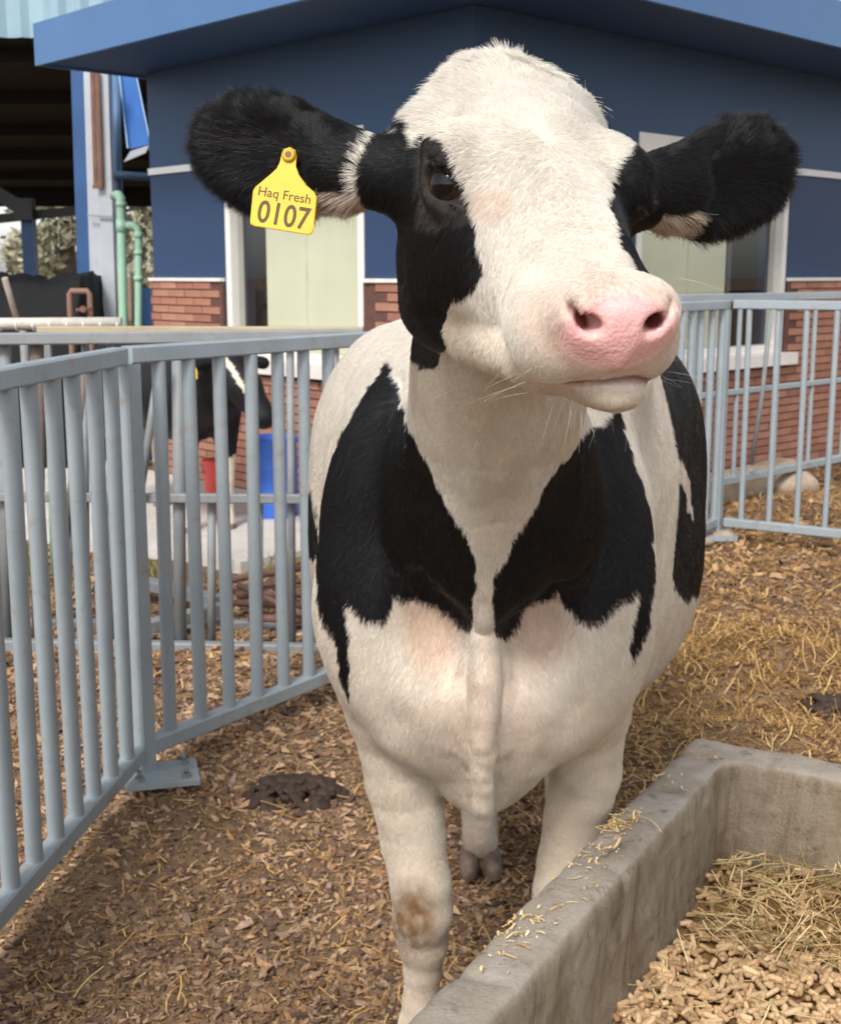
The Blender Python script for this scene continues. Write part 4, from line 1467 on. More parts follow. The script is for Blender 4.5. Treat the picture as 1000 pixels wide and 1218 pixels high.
poll = np.clip((-0.095 - hl[:, 1]) / 0.06, 0, 1) * np.clip((hl[:, 2] - 0.045) / 0.03, 0, 1) * head
pamp = 0.17 + 0.9 * poll + 0.25 * ear
D = D / (np.linalg.norm(D, axis=1, keepdims=True) + 1e-9)
whr = np.exp(-((hl - WHORL) ** 2).sum(1) / 0.025 ** 2) * head
D += pert * (pamp + 0.5 * whr)[:, None] + rng.normal(0, 1, (NH, 3)) * (0.065 + 0.35 * whr)[:, None]
D -= N_ * (D * N_).sum(1, keepdims=True)
D /= np.linalg.norm(D, axis=1, keepdims=True) + 1e-9
# length
head = head & (np.clip((1.66 - P[:, 1]) / 0.22, 0, 1) > rng.random(NH))
Lh = np.full(NH, 0.0125)
Lh = np.where(head, 0.0085, Lh)
Lh = np.where(head & (hl[:, 1] > 0.14), 0.0065, Lh)
Lh = np.where(head & (hl[:, 1] < -0.02) & (hl[:, 2] > 0.0), 0.0085 + 0.006 * np.clip((-0.02 - hl[:, 1]) / 0.1, 0, 1), Lh)
Lh += 0.015 * poll * np.clip((-0.04 - hl[:, 1]) / 0.08, 0, 1) * np.clip((0.21 + hl[:, 1]) / 0.05, 0.25, 1)
Lh = np.where(hi_['mz'], 0.0050, Lh)
Lh = np.where(ear, 0.015, Lh)
edge = np.zeros(NH)
for base, a, w, nr, L, half in EARS:
    r = P - base
    m = ear & (np.sign(r[:, 0]) == np.sign(a[0]))
    e = np.maximum(np.abs(r @ w) / half, np.clip((r @ a) / L - 0.05, 0, 1))
    edge[m] = np.clip((e[m] - 0.65) / 0.3, 0, 1)
Lh += 0.008 * edge
Lh = np.where(ear & (hi_['earu'] < 0.45) & (hi_['eard'] < -0.015), 0.030, Lh)
Lh = np.where(~head & ~ear & (P[:, 2] < 0.6), 0.009, Lh)
Lh = np.where(~head & ~ear & (P[:, 2] < 0.14), 0.012, Lh)
thin = hi_['es_thin'] if 'es_thin' in hi_ else 0
Lh *= rng.uniform(0.65, 1.3, NH)
lift = np.where(head, 0.20, 0.12) + 0.16 * poll + 0.25 * ear + rng.uniform(-0.08, 0.12, NH)
# clumping towards jittered cell centres
CELL = np.where(head | ear, 0.0075, 0.011) * (1 + 1.3 * poll)
G = np.zeros((NH, 3))
Rr = P / CELL[:, None]
I = np.floor(Rr).astype(np.int64)
best = np.full(NH, 1e9)
for dx in (-1, 0, 1):
    for dy in (-1, 0, 1):
        for dz in (-1, 0, 1):
            c0, c1, c2 = I[:, 0] + dx, I[:, 1] + dy, I[:, 2] + dz
            f = np.stack([c0 + _hash(c0, c1, c2, 1), c1 + _hash(c0, c1, c2, 2), c2 + _hash(c0, c1, c2, 3)], 1)
            d2 = ((f - Rr) ** 2).sum(1)
            m = d2 < best
            best[m] = d2[m]
            G[m] = f[m]
G = G * CELL[:, None] - P
G -= N_ * (G * N_).sum(1, keepdims=True)
K = 5
clump = np.where(hi_['mz'], 0.15, np.where(head, 0.30, np.where(ear, 0.5, 0.20))) + 0.3 * poll
pts = np.zeros((NH, K, 3))
curl = rng.normal(0, 1, (NH, 3))
curl -= N_ * (curl * N_).sum(1, keepdims=True)
for j in range(K):
    s = j / (K - 1)
    pts[:, j] = P - N_ * 0.0006 + D * (Lh * s)[:, None] + N_ * (Lh * lift * s * (1.25 - 0.55 * s))[:, None] + G * (clump * s ** 1.4)[:, None] + curl * (0.06 * Lh * s * s)[:, None]
hc = hi_['col'] * (1 + rng.normal(0, 0.07, (NH, 1))) * (1 + 0.06 * vnoise(P, 60, 77)[:, None])
# some dark hairs on the skin-toned inner ear edge and pale ones below it
fr = ear & (hi_['earu'] < np.where(P[:, 0] < 0.1, 0.45, 0.24)) & (hi_['eard'] < -0.015) & (rng.random(NH) < 0.8)
hc[fr] = np.array([0.62, 0.52, 0.42])
rad = np.where(hi_['mz'], 0.00013, np.where(head, 0.00017, np.where(ear, 0.00022, 0.00024))) * rng.uniform(0.75, 1.25, NH)
rad = np.where(poll > 0.3, 0.00027, rad)

def hair_object(name, pts, rad, cols, mat, parent):
    n, k = pts.shape[:2]
    cu = bpy.data.hair_curves.new(name)
    cu.add_curves([k] * n)
    cu.attributes['position'].data.foreach_set('vector', (pts - root_loc(parent)).astype(np.float32).ravel())
    ra = cu.attributes.new('radius', 'FLOAT', 'POINT')
    taper = np.linspace(1.0, 0.15, k) ** 0.7
    ra.data.foreach_set('value', (rad[:, None] * taper[None, :]).astype(np.float32).ravel())
    ca = cu.attributes.new('col', 'FLOAT_COLOR', 'CURVE')
    c4 = np.ones((n, 4), np.float32)
    c4[:, :3] = np.clip(cols, 0.003, 0.92)
    ca.data.foreach_set('color', c4.ravel())
    cu.materials.append(mat)
    return link(name, cu, parent)

hm = NT('cow_hair').set(rough=0.36, spec=0.36)
_a = hm.n('ShaderNodeAttribute', attribute_name='col')
hm.color(_a.outputs['Color'])
fur = hair_object('fur', pts, rad, hc, hm.m, cow)
fur['kind'] = 'stuff'

# whiskers and lashes
wp, wr, wc = [], [], []
for s in (1, -1):
    for i in range(16):
        y, z = rng.uniform(0.225, 0.285), rng.uniform(-0.075, 0.03)
        p0 = np.array([s * rng.uniform(0.050, 0.062), y, z])
        d = np.array([s * rng.uniform(0.6, 1.0), rng.uniform(-0.1, 0.4), rng.uniform(-0.5, 0.35)])
        wp.append((p0, d, rng.uniform(0.02, 0.045)))
for i in range(26):
    p0 = np.array([rng.uniform(-0.04, 0.04), rng.uniform(0.22, 0.29), -0.085])
    wp.append((p0, np.array([rng.uniform(-.4, .4), rng.uniform(-0.1, .4), -1.0]), rng.uniform(0.02, 0.04)))
WP, WC = [], []
for p0, d, L in wp:
    d = d / np.linalg.norm(d)
    sag = np.array([0, -0.2, -0.35])
    WP.append([head_w(p0 + d * L * t + sag * L * 0.5 * t * t) for t in np.linspace(0, 1, 5)])
    WC.append((0.75, 0.68, 0.55))
for s in (1, -1):
    for i in range(46):
        t = rng.uniform(-1, 1)
        n_, t_, b_ = eye_frame(s)
        e = EYE * np.array([s, 1, 1]) + n_ * (0.0185 - 0.004 * t * t) + t_ * 0.0175 * t + b_ * (0.0122 - 0.007 * t * t)
        d = n_ * 0.8 + t_ * 0.35 * t + b_ * (0.35 + rng.normal(0, 0.12))
        d /= np.linalg.norm(d)
        L = rng.uniform(0.012, 0.021)
        WP.append([head_w(e + d * L * q + np.array([0, 0, -0.45]) * L * (q - 0.0) * (1 - 0.4 * q)) for q in np.linspace(0, 1, 5)])
        WC.append((0.012, 0.010, 0.010))
WP = np.array(WP)
wk = hair_object('whiskers', WP, np.full(len(WP), 0.00010), np.array(WC), hm.m, cow)
wk['kind'] = 'stuff'
# ------------------------------------------------------------------ concrete feed trough (its own axes: u along the long side, v across, z up)
TA = at_z(824, 872, 0.55); TA[2] = 0.0
TU = np.array([-0.499, -0.8666, 0.0])
TV = np.array([0.8666, -0.499, 0.0])
TL, TW, TH, TT = 1.75, 1.10, 0.55, 0.096
us, vs2, zs2 = axis([(-0.03, TL + 0.03, 0.008)]), axis([(-0.03, TW + 0.03, 0.008)]), axis([(-0.05, TH + 0.03, 0.007)])
TFld = Field(us, vs2, zs2)
def rbox(lo, hi, r):
    lo, hi = np.array(lo, np.float32), np.array(hi, np.float32)
    c, h = (lo + hi) / 2, (hi - lo) / 2 - r
    def f(x, y, z):
        a, b, g = np.abs(x - c[0]) - h[0], np.abs(y - c[1]) - h[1], np.abs(z - c[2]) - h[2]
        return np.sqrt(np.maximum(a, 0) ** 2 + np.maximum(b, 0) ** 2 + np.maximum(g, 0) ** 2) + np.minimum(np.maximum(a, np.maximum(b, g)), 0) - r
    return lo, hi, f
TFld.union(rbox((0, 0, -0.10), (TL, TW, TH), 0.022), 0.01)
TFld.cut(rbox((TT, TT, 0.14), (TL - TT, TW - TT, 0.95), 0.04), 0.020)
tv_, tq_ = TFld.mesh()
tn_ = mesh_normals(tv_, tq_)
tv_ = tv_ + tn_ * (0.0035 * vnoise(tv_, 5, 51) + 0.0022 * vnoise(tv_, 19, 52) + 0.0020 * vnoise(tv_, 48, 53))[:, None]
chipn = vnoise(tv_, 24, 55) * (tv_[:, 2] > 0.50)
tv_ = tv_ - tn_ * (np.clip(chipn - 0.40, 0, 1) * 0.022)[:, None]
def trough_w(P):
    P = np.asarray(P, float)
    return TA + P[:, :1] * TU + P[:, 1:2] * TV + P[:, 2:3] * UP
tm = NT('trough_concrete').set(rough=0.8, spec=0.28)
_v = tm.coords('Object')
_a = tm.ramp(tm.noise(_v, 3.2, 8, 0.68, 0.4), [(0.28, srgb(134, 122, 108)), (0.50, srgb(172, 161, 147)), (0.72, srgb(200, 193, 184))])
_st = tm.noise(tm.coords('Object', (1, 1, 0.22)), 11, 8, 0.72, 0.7)
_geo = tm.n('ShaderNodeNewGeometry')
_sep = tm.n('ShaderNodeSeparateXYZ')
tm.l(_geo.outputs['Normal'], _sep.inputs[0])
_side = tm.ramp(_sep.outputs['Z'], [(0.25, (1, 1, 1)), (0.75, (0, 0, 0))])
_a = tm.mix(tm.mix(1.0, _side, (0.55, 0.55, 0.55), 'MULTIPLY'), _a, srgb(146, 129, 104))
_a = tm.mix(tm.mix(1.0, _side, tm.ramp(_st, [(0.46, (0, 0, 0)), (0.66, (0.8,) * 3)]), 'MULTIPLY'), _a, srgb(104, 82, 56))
_a = tm.mix(tm.ramp(tm.noise(_v, 26, 8, 0.75), [(0.56, (0, 0, 0)), (0.68, (0.7,) * 3)]), _a, srgb(88, 76, 62))
_a = tm.mix(tm.ramp(tm.noise(_v, 8, 4, 0.6), [(0.62, (0, 0, 0)), (0.8, (0.5,) * 3)]), _a, srgb(196, 190, 182))
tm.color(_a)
_hh = tm.mix(0.35, tm.noise(_v, 130, 8, 0.75), tm.noise(_v, 22, 8, 0.65, 0.5))
tm.bump(_hh, 1.0, 0.011)
trough = thing('feed_trough', 'grey concrete feed trough with rounded rim at the lower right corner', 'trough', tuple(TA))
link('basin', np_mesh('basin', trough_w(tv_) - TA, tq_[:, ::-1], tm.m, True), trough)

def strands(P0_, D_, L_, w_, bend, cols, npt=4):
    """bent triangular stalks; P0_ starts, D_ unit directions"""
    n = len(P0_)
    side = np.cross(D_, np.array([0, 0, 1.0])) + 1e-6
    side /= np.linalg.norm(side, axis=1, keepdims=True)
    up = np.cross(side, D_)
    ring = [(math.cos(a), math.sin(a)) for a in (0.5, 2.6, 4.7)]
    V = np.zeros((n, npt, 3, 3))
    for j in range(npt):
        t = j / (npt - 1)
        c = P0_ + D_ * (L_ * (t - 0.5))[:, None] + side * (bend[:, 0] * L_ * (t - 0.5) ** 2 * 4 * 0.25)[:, None] + up * (bend[:, 1] * L_ * (0.25 - (t - 0.5) ** 2))[:, None]
        for k, (a, b) in enumerate(ring):
            V[:, j, k] = c + side * (a * w_)[:, None] + up * (b * w_ * 0.6)[:, None]
    base = (np.arange(n) * npt * 3)[:, None]
    Q = []
    for j in range(npt - 1):
        for k in range(3):
            k2 = (k + 1) % 3
            Q.append(base + np.array([[j * 3 + k, j * 3 + k2, (j + 1) * 3 + k2, (j + 1) * 3 + k]]))
    T = np.concatenate([base + np.array([[0, 2, 1]]), base + np.array([[(npt - 1) * 3 + q for q in (0, 1, 2)]])])
    return V.reshape(-1, 3), [np.concatenate(Q), T], np.repeat(cols, npt * 3, 0)

def unit(a):
    return a / (np.linalg.norm(a, axis=1, keepdims=True) + 1e-9)

def pal(cols, n, var=0.12):
    c = np.array([srgb(*q) for q in cols])[rng.integers(0, len(cols), n)]
    return np.clip(c * (1 + rng.normal(0, var, (n, 1))), 0.005, 0.95)

STRAW = [(204, 176, 124), (222, 200, 152), (180, 148, 98), (152, 120, 76), (212, 190, 140), (140, 128, 84)]
FEED = [(178, 146, 108), (190, 158, 120), (162, 130, 94), (198, 168, 130)]
straw_m = mat_attr('straw_stalk', 0.6, 0.35, noise_amt=0.15, nscale=40)
chip_m = mat_attr('litter_chip', 0.85, 0.2, noise_amt=0.28, nscale=150, bump=0.3, bscale=220)
pellet_m = mat_attr('pellet', 0.75, 0.25, noise_amt=0.25, nscale=260, bump=0.35, bscale=380)

# feed: a bed of meal, pellets over it, straw at the far end
def feed_z(u, v):
    P = np.stack([u, v, 0 * u], 1)
    return 0.318 + 0.022 * vnoise(P, 6, 71) + 0.012 * vnoise(P, 17, 72) - 0.10 * np.clip((u - 0.75) / 0.8, 0, 1) + 0.022 * np.clip((0.35 - u) / 0.3, 0, 1)
fu, fv = np.meshgrid(np.linspace(TT - 0.02, TL - TT + 0.02, 130), np.linspace(TT - 0.02, TW - TT + 0.02, 80), indexing='ij')
fz = feed_z(fu.ravel(), fv.ravel()) - 0.006
fi = np.arange(fu.size).reshape(fu.shape)
fq = np.stack([fi[:-1, :-1].ravel(), fi[:-1, 1:].ravel(), fi[1:, 1:].ravel(), fi[1:, :-1].ravel()], 1)
meal_m = mat_plain('feed_meal', srgb(128, 98, 64), 0.9, var=0.4, scale=60, bump=0.8, bscale=160, spec=0.2)
FW = trough_w(np.stack([fu.ravel(), fv.ravel(), fz], 1))
fo = link('feed_meal', np_mesh('feed_meal', FW, fq, meal_m, True))
fo['kind'] = 'stuff'

npel = 6800
pu, pv = rng.uniform(TT + .01, 1.25, npel), rng.uniform(TT + .005, TW - TT - .005, npel)
keep = rng.random(npel) < np.clip((pu - 0.24) / 0.14, 0.35, 1)
pu, pv = pu[keep], pv[keep]
npel = len(pu)
lay = rng.random(npel) ** 0.7
pc = trough_w(np.stack([pu, pv, feed_z(pu, pv) + 0.001 + 0.012 * lay], 1))
pd = unit(np.stack([rng.normal(0, 1, npel), rng.normal(0, 1, npel), rng.normal(0, 0.28, npel)], 1))
pl, pr = rng.uniform(0.008, 0.0165, npel), rng.uniform(0.0042, 0.0052, npel)
sd = unit(np.cross(pd, np.array([0, 0, 1.0])))
ud = np.cross(sd, pd)
prof = [(-1.0, 0.0), (-0.98, 0.62), (-0.82, 0.93), (-0.6, 1.0), (0.6, 1.0), (0.82, 0.93), (0.98, 0.62), (1.0, 0.0)]
nk = 10
PV = np.zeros((npel, len(prof), nk, 3))
for i, (a, rr_) in enumerate(prof):
    for k in range(nk):
        t = 2 * math.pi * k / nk
        PV[:, i, k] = pc + pd * (pl * a)[:, None] + (sd * math.cos(t) + ud * math.sin(t)) * (pr * max(rr_, 0.02))[:, None]
PV += (vnoise(PV.reshape(-1, 3), 210, 73)[:, None] * 0.0003).reshape(npel, len(prof), nk, 1)
pb = (np.arange(npel) * len(prof) * nk)[:, None]
PQ = [pb + np.array([[i * nk + k, i * nk + (k + 1) % nk, (i + 1) * nk + (k + 1) % nk, (i + 1) * nk + k]]) for i in range(len(prof) - 1) for k in range(nk)]
po = link('feed_pellets', np_mesh('feed_pellets', PV.reshape(-1, 3), np.concatenate(PQ), pellet_m, True, np.repeat(pal(FEED, npel), len(prof) * nk, 0)))
po['kind'] = 'stuff'

ns = 1400
su = np.concatenate([rng.uniform(TT + .02, 0.36, 1200), rng.uniform(0.3, 1.0, 200)])
sv = np.concatenate([rng.uniform(TT + .03, TW - TT - .03, 1200), TT + 0.02 + rng.uniform(0, 1, 200) ** 1.6 * 0.8])
sp = trough_w(np.stack([su, sv, feed_z(su, sv) + rng.uniform(0.0, 0.045, ns) * np.where(su < .4, 1, .45)], 1))
sdv = unit(np.stack([rng.normal(0, 1, ns), rng.normal(0, 1, ns), rng.normal(0.0, 0.22, ns)], 1))
sL = rng.uniform(0.03, 0.14, ns)
# keep the stalks inside the basin
for _ in range(6):
    e0, e1 = sp + sdv * sL[:, None] / 2, sp - sdv * sL[:, None] / 2
    bad = np.zeros(ns, bool)
    for e in (e0, e1):
        q = e - TA
        bad |= (q @ TU < TT + .005) | (q @ TV < TT + .005) | (q @ TV > TW - TT - .005)
    sL = np.where(bad, sL * 0.75, sL)
V, Fc, Cc = strands(sp, sdv, sL, rng.uniform(0.0007, 0.0017, ns), rng.normal(0, .35, (ns, 2)), pal(STRAW, ns))
so = link('straw_in_trough', np_mesh('straw_in_trough', V, Fc, straw_m, False, Cc))
so['kind'] = 'stuff'
# a few stalks leaning against the inside of the trough wall
ns = 15
su = rng.uniform(0.30, 0.95, ns)
base_ = np.stack([su, np.full(ns, TT + 0.055), feed_z(su, np.full(ns, TT + .05))], 1)
top_ = base_ + np.stack([rng.normal(0, .09, ns), np.full(ns, -0.040), rng.uniform(0.01, 0.05, ns)], 1)
b_, t_ = trough_w(base_), trough_w(top_)
V, Fc, Cc = strands((b_ + t_) / 2, unit(t_ - b_), np.linalg.norm(t_ - b_, axis=1), rng.uniform(0.0010, 0.0018, ns), rng.normal(0, .2, (ns, 2)), pal(STRAW, ns))
so = link('leaning_straw', np_mesh('leaning_straw', V, Fc, straw_m, False, Cc))
so['kind'] = 'stuff'

# crumbs and scraps lying on the rim
cu_, cv_ = [], []
for (px, py, s, n) in ((738, 980, 0.026, 95), (715, 1015, 0.03, 30), (690, 1040, 0.04, 16), (612, 1108, 0.03, 40), (590, 1130, 0.04, 14), (660, 1080, 0.06, 10), (830, 900, .05, 6), (780, 930, .04, 10)):
    q = at_z(px, py, 0.553) - TA
    cu_.append(rng.normal(q @ TU, s * 1.1, n)); cv_.append(rng.normal(q @ TV, s * 0.55, n))
cu_, cv_ = np.concatenate(cu_), np.clip(np.concatenate(cv_), 0.014, TT - 0.016)
n = len(cu_)
cp = trough_w(np.stack([cu_, cv_, 0.5525 + rng.uniform(0, 0.004, n)], 1))
V, Fc, Cc = strands(cp, unit(np.stack([rng.normal(0, 1, n), rng.normal(0, 1, n), rng.normal(0, .08, n)], 1)), rng.gamma(2.0, 0.0055, n).clip(0.003, 0.03), rng.uniform(0.0007, 0.0022, n), rng.normal(0, .6, (n, 2)), pal([(214, 184, 130), (226, 202, 154), (196, 160, 104)], n))
so = link('feed_scraps', np_mesh('feed_scraps', V, Fc, straw_m, False, Cc))
so['kind'] = 'stuff'
q0 = at_z(748, 968, 0.556)
V, Fc, Cc = strands(np.array([at_z(770, 978, 0.558)]), unit(np.array([at_z(795, 992, .556) - at_z(745, 968, .558)])), np.array([0.075]), np.array([0.0011]), np.array([[0.5, 0.35]]), pal([(232, 212, 160)], 1), 8)
o = link('straw_stalk', np_mesh('straw_stalk', V, Fc, straw_m, False, Cc))
tag(o, 'single pale bent straw stalk curling over the trough rim', 'straw')

# ------------------------------------------------------------------ litter over the pen floor
def outside_trough(x, y):
    q = np.stack([x, y], 1) - TA[:2]
    u, v = q @ TU[:2], q @ TV[:2]
    return ~((u > -0.012) & (u < TL) & (v > -0.012) & (v < TW))
def off_apron(x, y):
    q = np.stack([x, y], 1) - C0[:2]
    return ~((q @ dL[:2] > 0.2) & (q @ nL[:2] < 1.75) & (q @ nL[:2] > -3)) & ~((q @ nR[:2] < 0.05) & (q @ nL[:2] < 0.05))
def off_piles(x, y):
    ok = np.ones(len(x), bool)
    for c, rx, ry in ((at_z(352, 936, 0.0), 0.125, 0.10), (at_z(990, 850, 0.0), 0.12, 0.10)):
        r = ((x - c[0]) / rx) ** 2 + ((y - c[1]) / ry) ** 2
        ok &= (r > 1.0) | (rng.random(len(x)) < 0.22)
    return ok
def scatter(n, p, y0, y1, wfun):
    t = rng.random(n)
    k = 1 - p
    y = (y0 ** k + t * (y1 ** k - y0 ** k)) ** (1 / k)
    x = rng.uniform(-1, 1, n) * (0.37 * y + 0.55)
    ok = outside_trough(x, y) & off_apron(x, y) & (rng.random(n) < wfun(x, y)) & off_piles(x, y)
    return x[ok], y[ok]
clump = lambda x, y: 0.5 + 0.5 * vfbm(np.stack([x, y, 0 * x], 1), 1.9, 91)
cx_, cy_ = scatter(105000, 1.25, 1.5, 9.6, lambda x, y: np.clip(-0.05 + 1.8 * clump(x, y), 0.12, 1) * np.where((x > 0.5) & (y > 3), 0.55, 1))
n = len(cx_)
cz = ground_z(cx_, cy_)
grow = np.clip(cy_ / 3.6, 0.8, 1.9)
La = (rng.gamma(2.6, 0.0036, n) + 0.0035).clip(0.004, 0.028) * grow
Wa = La * rng.uniform(0.30, 0.60, n)
Ha = Wa * rng.uniform(0.35, 0.9, n)
az = rng.uniform(0, 2 * math.pi, n)
til = rng.normal(0, 0.30, n)
rl_ = rng.normal(0, 0.45, n)
A_ = np.stack([np.cos(az) * np.cos(til), np.sin(az) * np.cos(til), np.sin(til)], 1)
B_ = np.stack([-np.sin(az) * np.cos(rl_), np.cos(az) * np.cos(rl_), np.sin(rl_)], 1)
N3 = np.cross(A_, B_)
curlc = rng.normal(0.15, 0.35, n)
tmpl = [(-1, 0.1, 0), (-0.45, 0.8, 0), (0.5, 0.75, 0), (1, -0.05, 0), (0.45, -0.8, 0), (-0.5, -0.7, 0), (-0.35, 0.05, 1), (0.4, -0.05, 0.9), (0, 0, -0.7)]
CV = np.zeros((n, 9, 3))
jit = rng.normal(0, 0.10, (n, 9, 2))
for i, (a, b, c) in enumerate(tmpl):
    zc_ = c * Ha + curlc * La * (a * a - 0.4)
    CV[:, i] = np.stack([cx_, cy_, cz + Ha * 0.5 + rng.uniform(0, 0.004, n)], 1) + A_ * (La * (a + jit[:, i, 0]))[:, None] + B_ * (Wa * (b + jit[:, i, 1]))[:, None] + N3 * zc_[:, None]
tri = np.array([(0, 1, 6), (1, 2, 6), (2, 7, 6), (2, 3, 7), (3, 4, 7), (4, 5, 7), (5, 6, 7), (5, 0, 6), (1, 0, 8), (2, 1, 8), (3, 2, 8), (4, 3, 8), (5, 4, 8), (0, 5, 8)])
CT = ((np.arange(n) * 9)[:, None, None] + tri[None]).reshape(-1, 3)
base = pal([(162, 128, 96), (136, 106, 82), (170, 140, 110), (112, 88, 72), (156, 130, 112), (146, 112, 78), (180, 150, 118), (100, 80, 68)], n, 0.14)
tone = 0.60 + 0.66 * (0.5 + 0.5 * vfbm(np.stack([cx_, cy_, 0 * cx_], 1), 1.3, 95))
base = base * tone[:, None]
right = np.clip((cx_ - 0.1) / 0.8, 0, 1) * np.clip((cy_ - 2.6) / 1.2, 0, 1)
base = base * (1 - right[:, None] * np.array([0.0, 0.06, 0.22]))
lit = link('litter_chips', np_mesh('litter_chips', CV.reshape(-1, 3), CT, chip_m, False, np.repeat(np.clip(base, .01, .9), 9, 0)))
lit['kind'] = 'stuff'

kx_, ky_ = scatter(90000, 1.5, 1.5, 8.0, lambda x, y: np.clip(0.45 + 0.8 * clump(x + 3, y), 0.2, 1))
n = len(kx_)
ks = rng.uniform(0.0015, 0.0050, n) * np.clip(ky_ / 3.2, 0.85, 1.9)
kc = np.stack([kx_, ky_, ground_z(kx_, ky_) + ks * 0.4], 1)
oct_ = np.array([(1, 0, 0), (0, .8, 0), (-1, .2, 0), (0, -.7, 0), (.1, 0, .8), (0, .1, -.7)])
ka = rng.uniform(0, 6.28, n)
KV = np.zeros((n, 6, 3))
for i, (a, b, c) in enumerate(oct_):
    KV[:, i] = kc + np.stack([np.cos(ka) * a - np.sin(ka) * b, np.sin(ka) * a + np.cos(ka) * b, np.full(n, c)], 1) * (ks * rng.uniform(0.6, 1.4, n))[:, None]
KT = ((np.arange(n) * 6)[:, None, None] + np.array([(0, 1, 4), (1, 2, 4), (2, 3, 4), (3, 0, 4), (1, 0, 5), (2, 1, 5), (3, 2, 5), (0, 3, 5)])[None]).reshape(-1, 3)
o = link('litter_crumbs', np_mesh('litter_crumbs', KV.reshape(-1, 3), KT, chip_m, False, np.repeat(pal([(120, 96, 74), (96, 76, 60), (146, 120, 94), (84, 66, 54), (164, 138, 108), (70, 56, 46)], n, 0.15), 6, 0)))
o['kind'] = 'stuff'

sx_, sy_ = scatter(34000, 1.3, 1.5, 9.4, lambda x, y: np.clip(0.07 + 0.20 * clump(x + 5, y) + 0.65 * np.clip((x - 0.0) / 0.7, 0, 1) * np.clip((y - 2.2) / 1.5, 0, 1) + 0.30 * np.clip((y - 4.5) / 1, 0, 1), 0.05, 1))
hx_, hy_ = np.concatenate([rng.normal(1.22, 0.38, 3200), rng.normal(1.0, .4, 1300)]), np.concatenate([rng.normal(4.4, 0.28, 3200), rng.normal(3.6, .25, 1300)])
ok = outside_trough(hx_, hy_)
sx_, sy_ = np.concatenate([sx_, hx_[ok]]), np.concatenate([sy_, hy_[ok]])
n = len(sx_)
far_ = np.clip((sy_ - 3) / 4, 0, 1)
sL = rng.gamma(2.2, 0.018, n).clip(0.014, 0.13) * (1 + 0.9 * far_)
_hp = np.exp(-(((sx_ - 1.15) / .5) ** 2 + ((sy_ - 4.1) / .6) ** 2))
sd_ = unit(np.stack([rng.normal(0, 1, n), rng.normal(0, 1, n), rng.normal(0, 1, n) * (.16 + .35 * _hp)], 1))
sp = np.stack([sx_, sy_, ground_z(sx_, sy_) + rng.uniform(0.004, 0.016, n) + np.abs(sd_[:, 2]) * sL * .5], 1)
V, Fc, Cc = strands(sp, sd_, sL, rng.uniform(0.0009, 0.0022, n) * (1 + 0.9 * far_), rng.normal(0, .45, (n, 2)), pal([(190, 152, 92), (210, 176, 116), (164, 126, 74), (138, 102, 60), (176, 140, 88)], n))
so = link('loose_straw', np_mesh('loose_straw', V, Fc, straw_m, False, Cc))
so['kind'] = 'stuff'

# ------------------------------------------------------------------ dung, stones
def lumps(name, label, cat, c, rx, ry, h, n, mat, rmin, rmax, seed):
    r = np.random.default_rng(seed)
    gz = float(ground_z(np.array([c[0]]), np.array([c[1]]))[0])
    Fd = Field(axis([(c[0] - rx - .07, c[0] + rx + .07, 0.005)]), axis([(c[1] - ry - .07, c[1] + ry + .07, 0.005)]), axis([(gz - 0.05, gz + h + .08, 0.005)]))
    for _ in range(n):
        a, q = r.uniform(0, 6.28), math.sqrt(r.random())
        p = (c[0] + math.cos(a) * q * rx, c[1] + math.sin(a) * q * ry, gz + (1 - q * q) * h * r.uniform(.4, 1.0))
        s = r.uniform(rmin, rmax)
        Fd.union(p_ell(p, (s * r.uniform(.9, 1.7), s, s * r.uniform(.5, .85)), _rot('Z', r.uniform(0, 3)) @ _rot('X', r.uniform(-.5, .5))), 0.003)
    v, q = Fd.mesh()
    v = v + mesh_normals(v, q) * (0.003 * vnoise(v, 70, 5))[:, None]
    o = link(name, np_mesh(name, v, q, mat, True))
    return tag(o, label, cat)
dung_m = mat_plain('dung', srgb(56, 40, 30), 0.7, var=0.45, scale=24, bump=0.7, bscale=130, dirt=srgb(96, 70, 46))
d0 = at_z(352, 936, 0.0)
lumps('dung_pile', 'dark brown dung pile on the litter between the fence and the cow', 'dung', d0, 0.150, 0.125, 0.055, 190, dung_m, 0.007, 0.019, 3)
d1 = at_z(990, 850, 0.0)
lumps('dung_pile', 'blackish dung pile at the right edge beyond the trough', 'dung', d1, 0.13, 0.11, 0.06, 90, dung_m, 0.012, 0.024, 4)
d2 = at_z(597, 1078, 0.0)
lumps('dung_clod', 'small dark dung clod behind the trough rim', 'dung', d2, 0.020, 0.016, 0.02, 7, dung_m, 0.012, 0.018, 5)
stone_m = mat_plain('pale_stone', srgb(158, 142, 124), 0.85, var=0.2, scale=12, bump=0.5, bscale=50, dirt=srgb(110, 90, 70))
for i, (px, py, a, b, hh, lab) in enumerate(((858, 641, .085, .06, .045, 'flat grey stone right of the far corner fence post'), (836, 645, .05, .045, .03, 'small flat stone left of the far corner fence post'),
                                             (940, 581, .20, .13, .13, 'rounded pale stone beside the concrete block under the brick wall'))):
    c = at_z(px, py, 0.0)
    Fd = Field(axis([(c[0] - a - .05, c[0] + a + .05, 0.008)]), axis([(c[1] - b - .05, c[1] + b + .05, 0.008)]), axis([(-.08, hh + .06, 0.008)]))
    Fd.union(p_ell((c[0], c[1], hh * .2), (a, b, hh * .8), _rot('Z', .4 * i)), .02)
    Fd.union(p_ell((c[0] + a * .3, c[1] - b * .2, hh * .2), (a * .6, b * .7, hh * .7), _rot('Z', 1 + i)), .03)
    v, q = Fd.mesh()
    v = v + mesh_normals(v, q) * (0.008 * vnoise(v, 14, 8 + i))[:, None]
    tag(link('stone', np_mesh('stone', v, q, stone_m, True)), lab, 'stone')
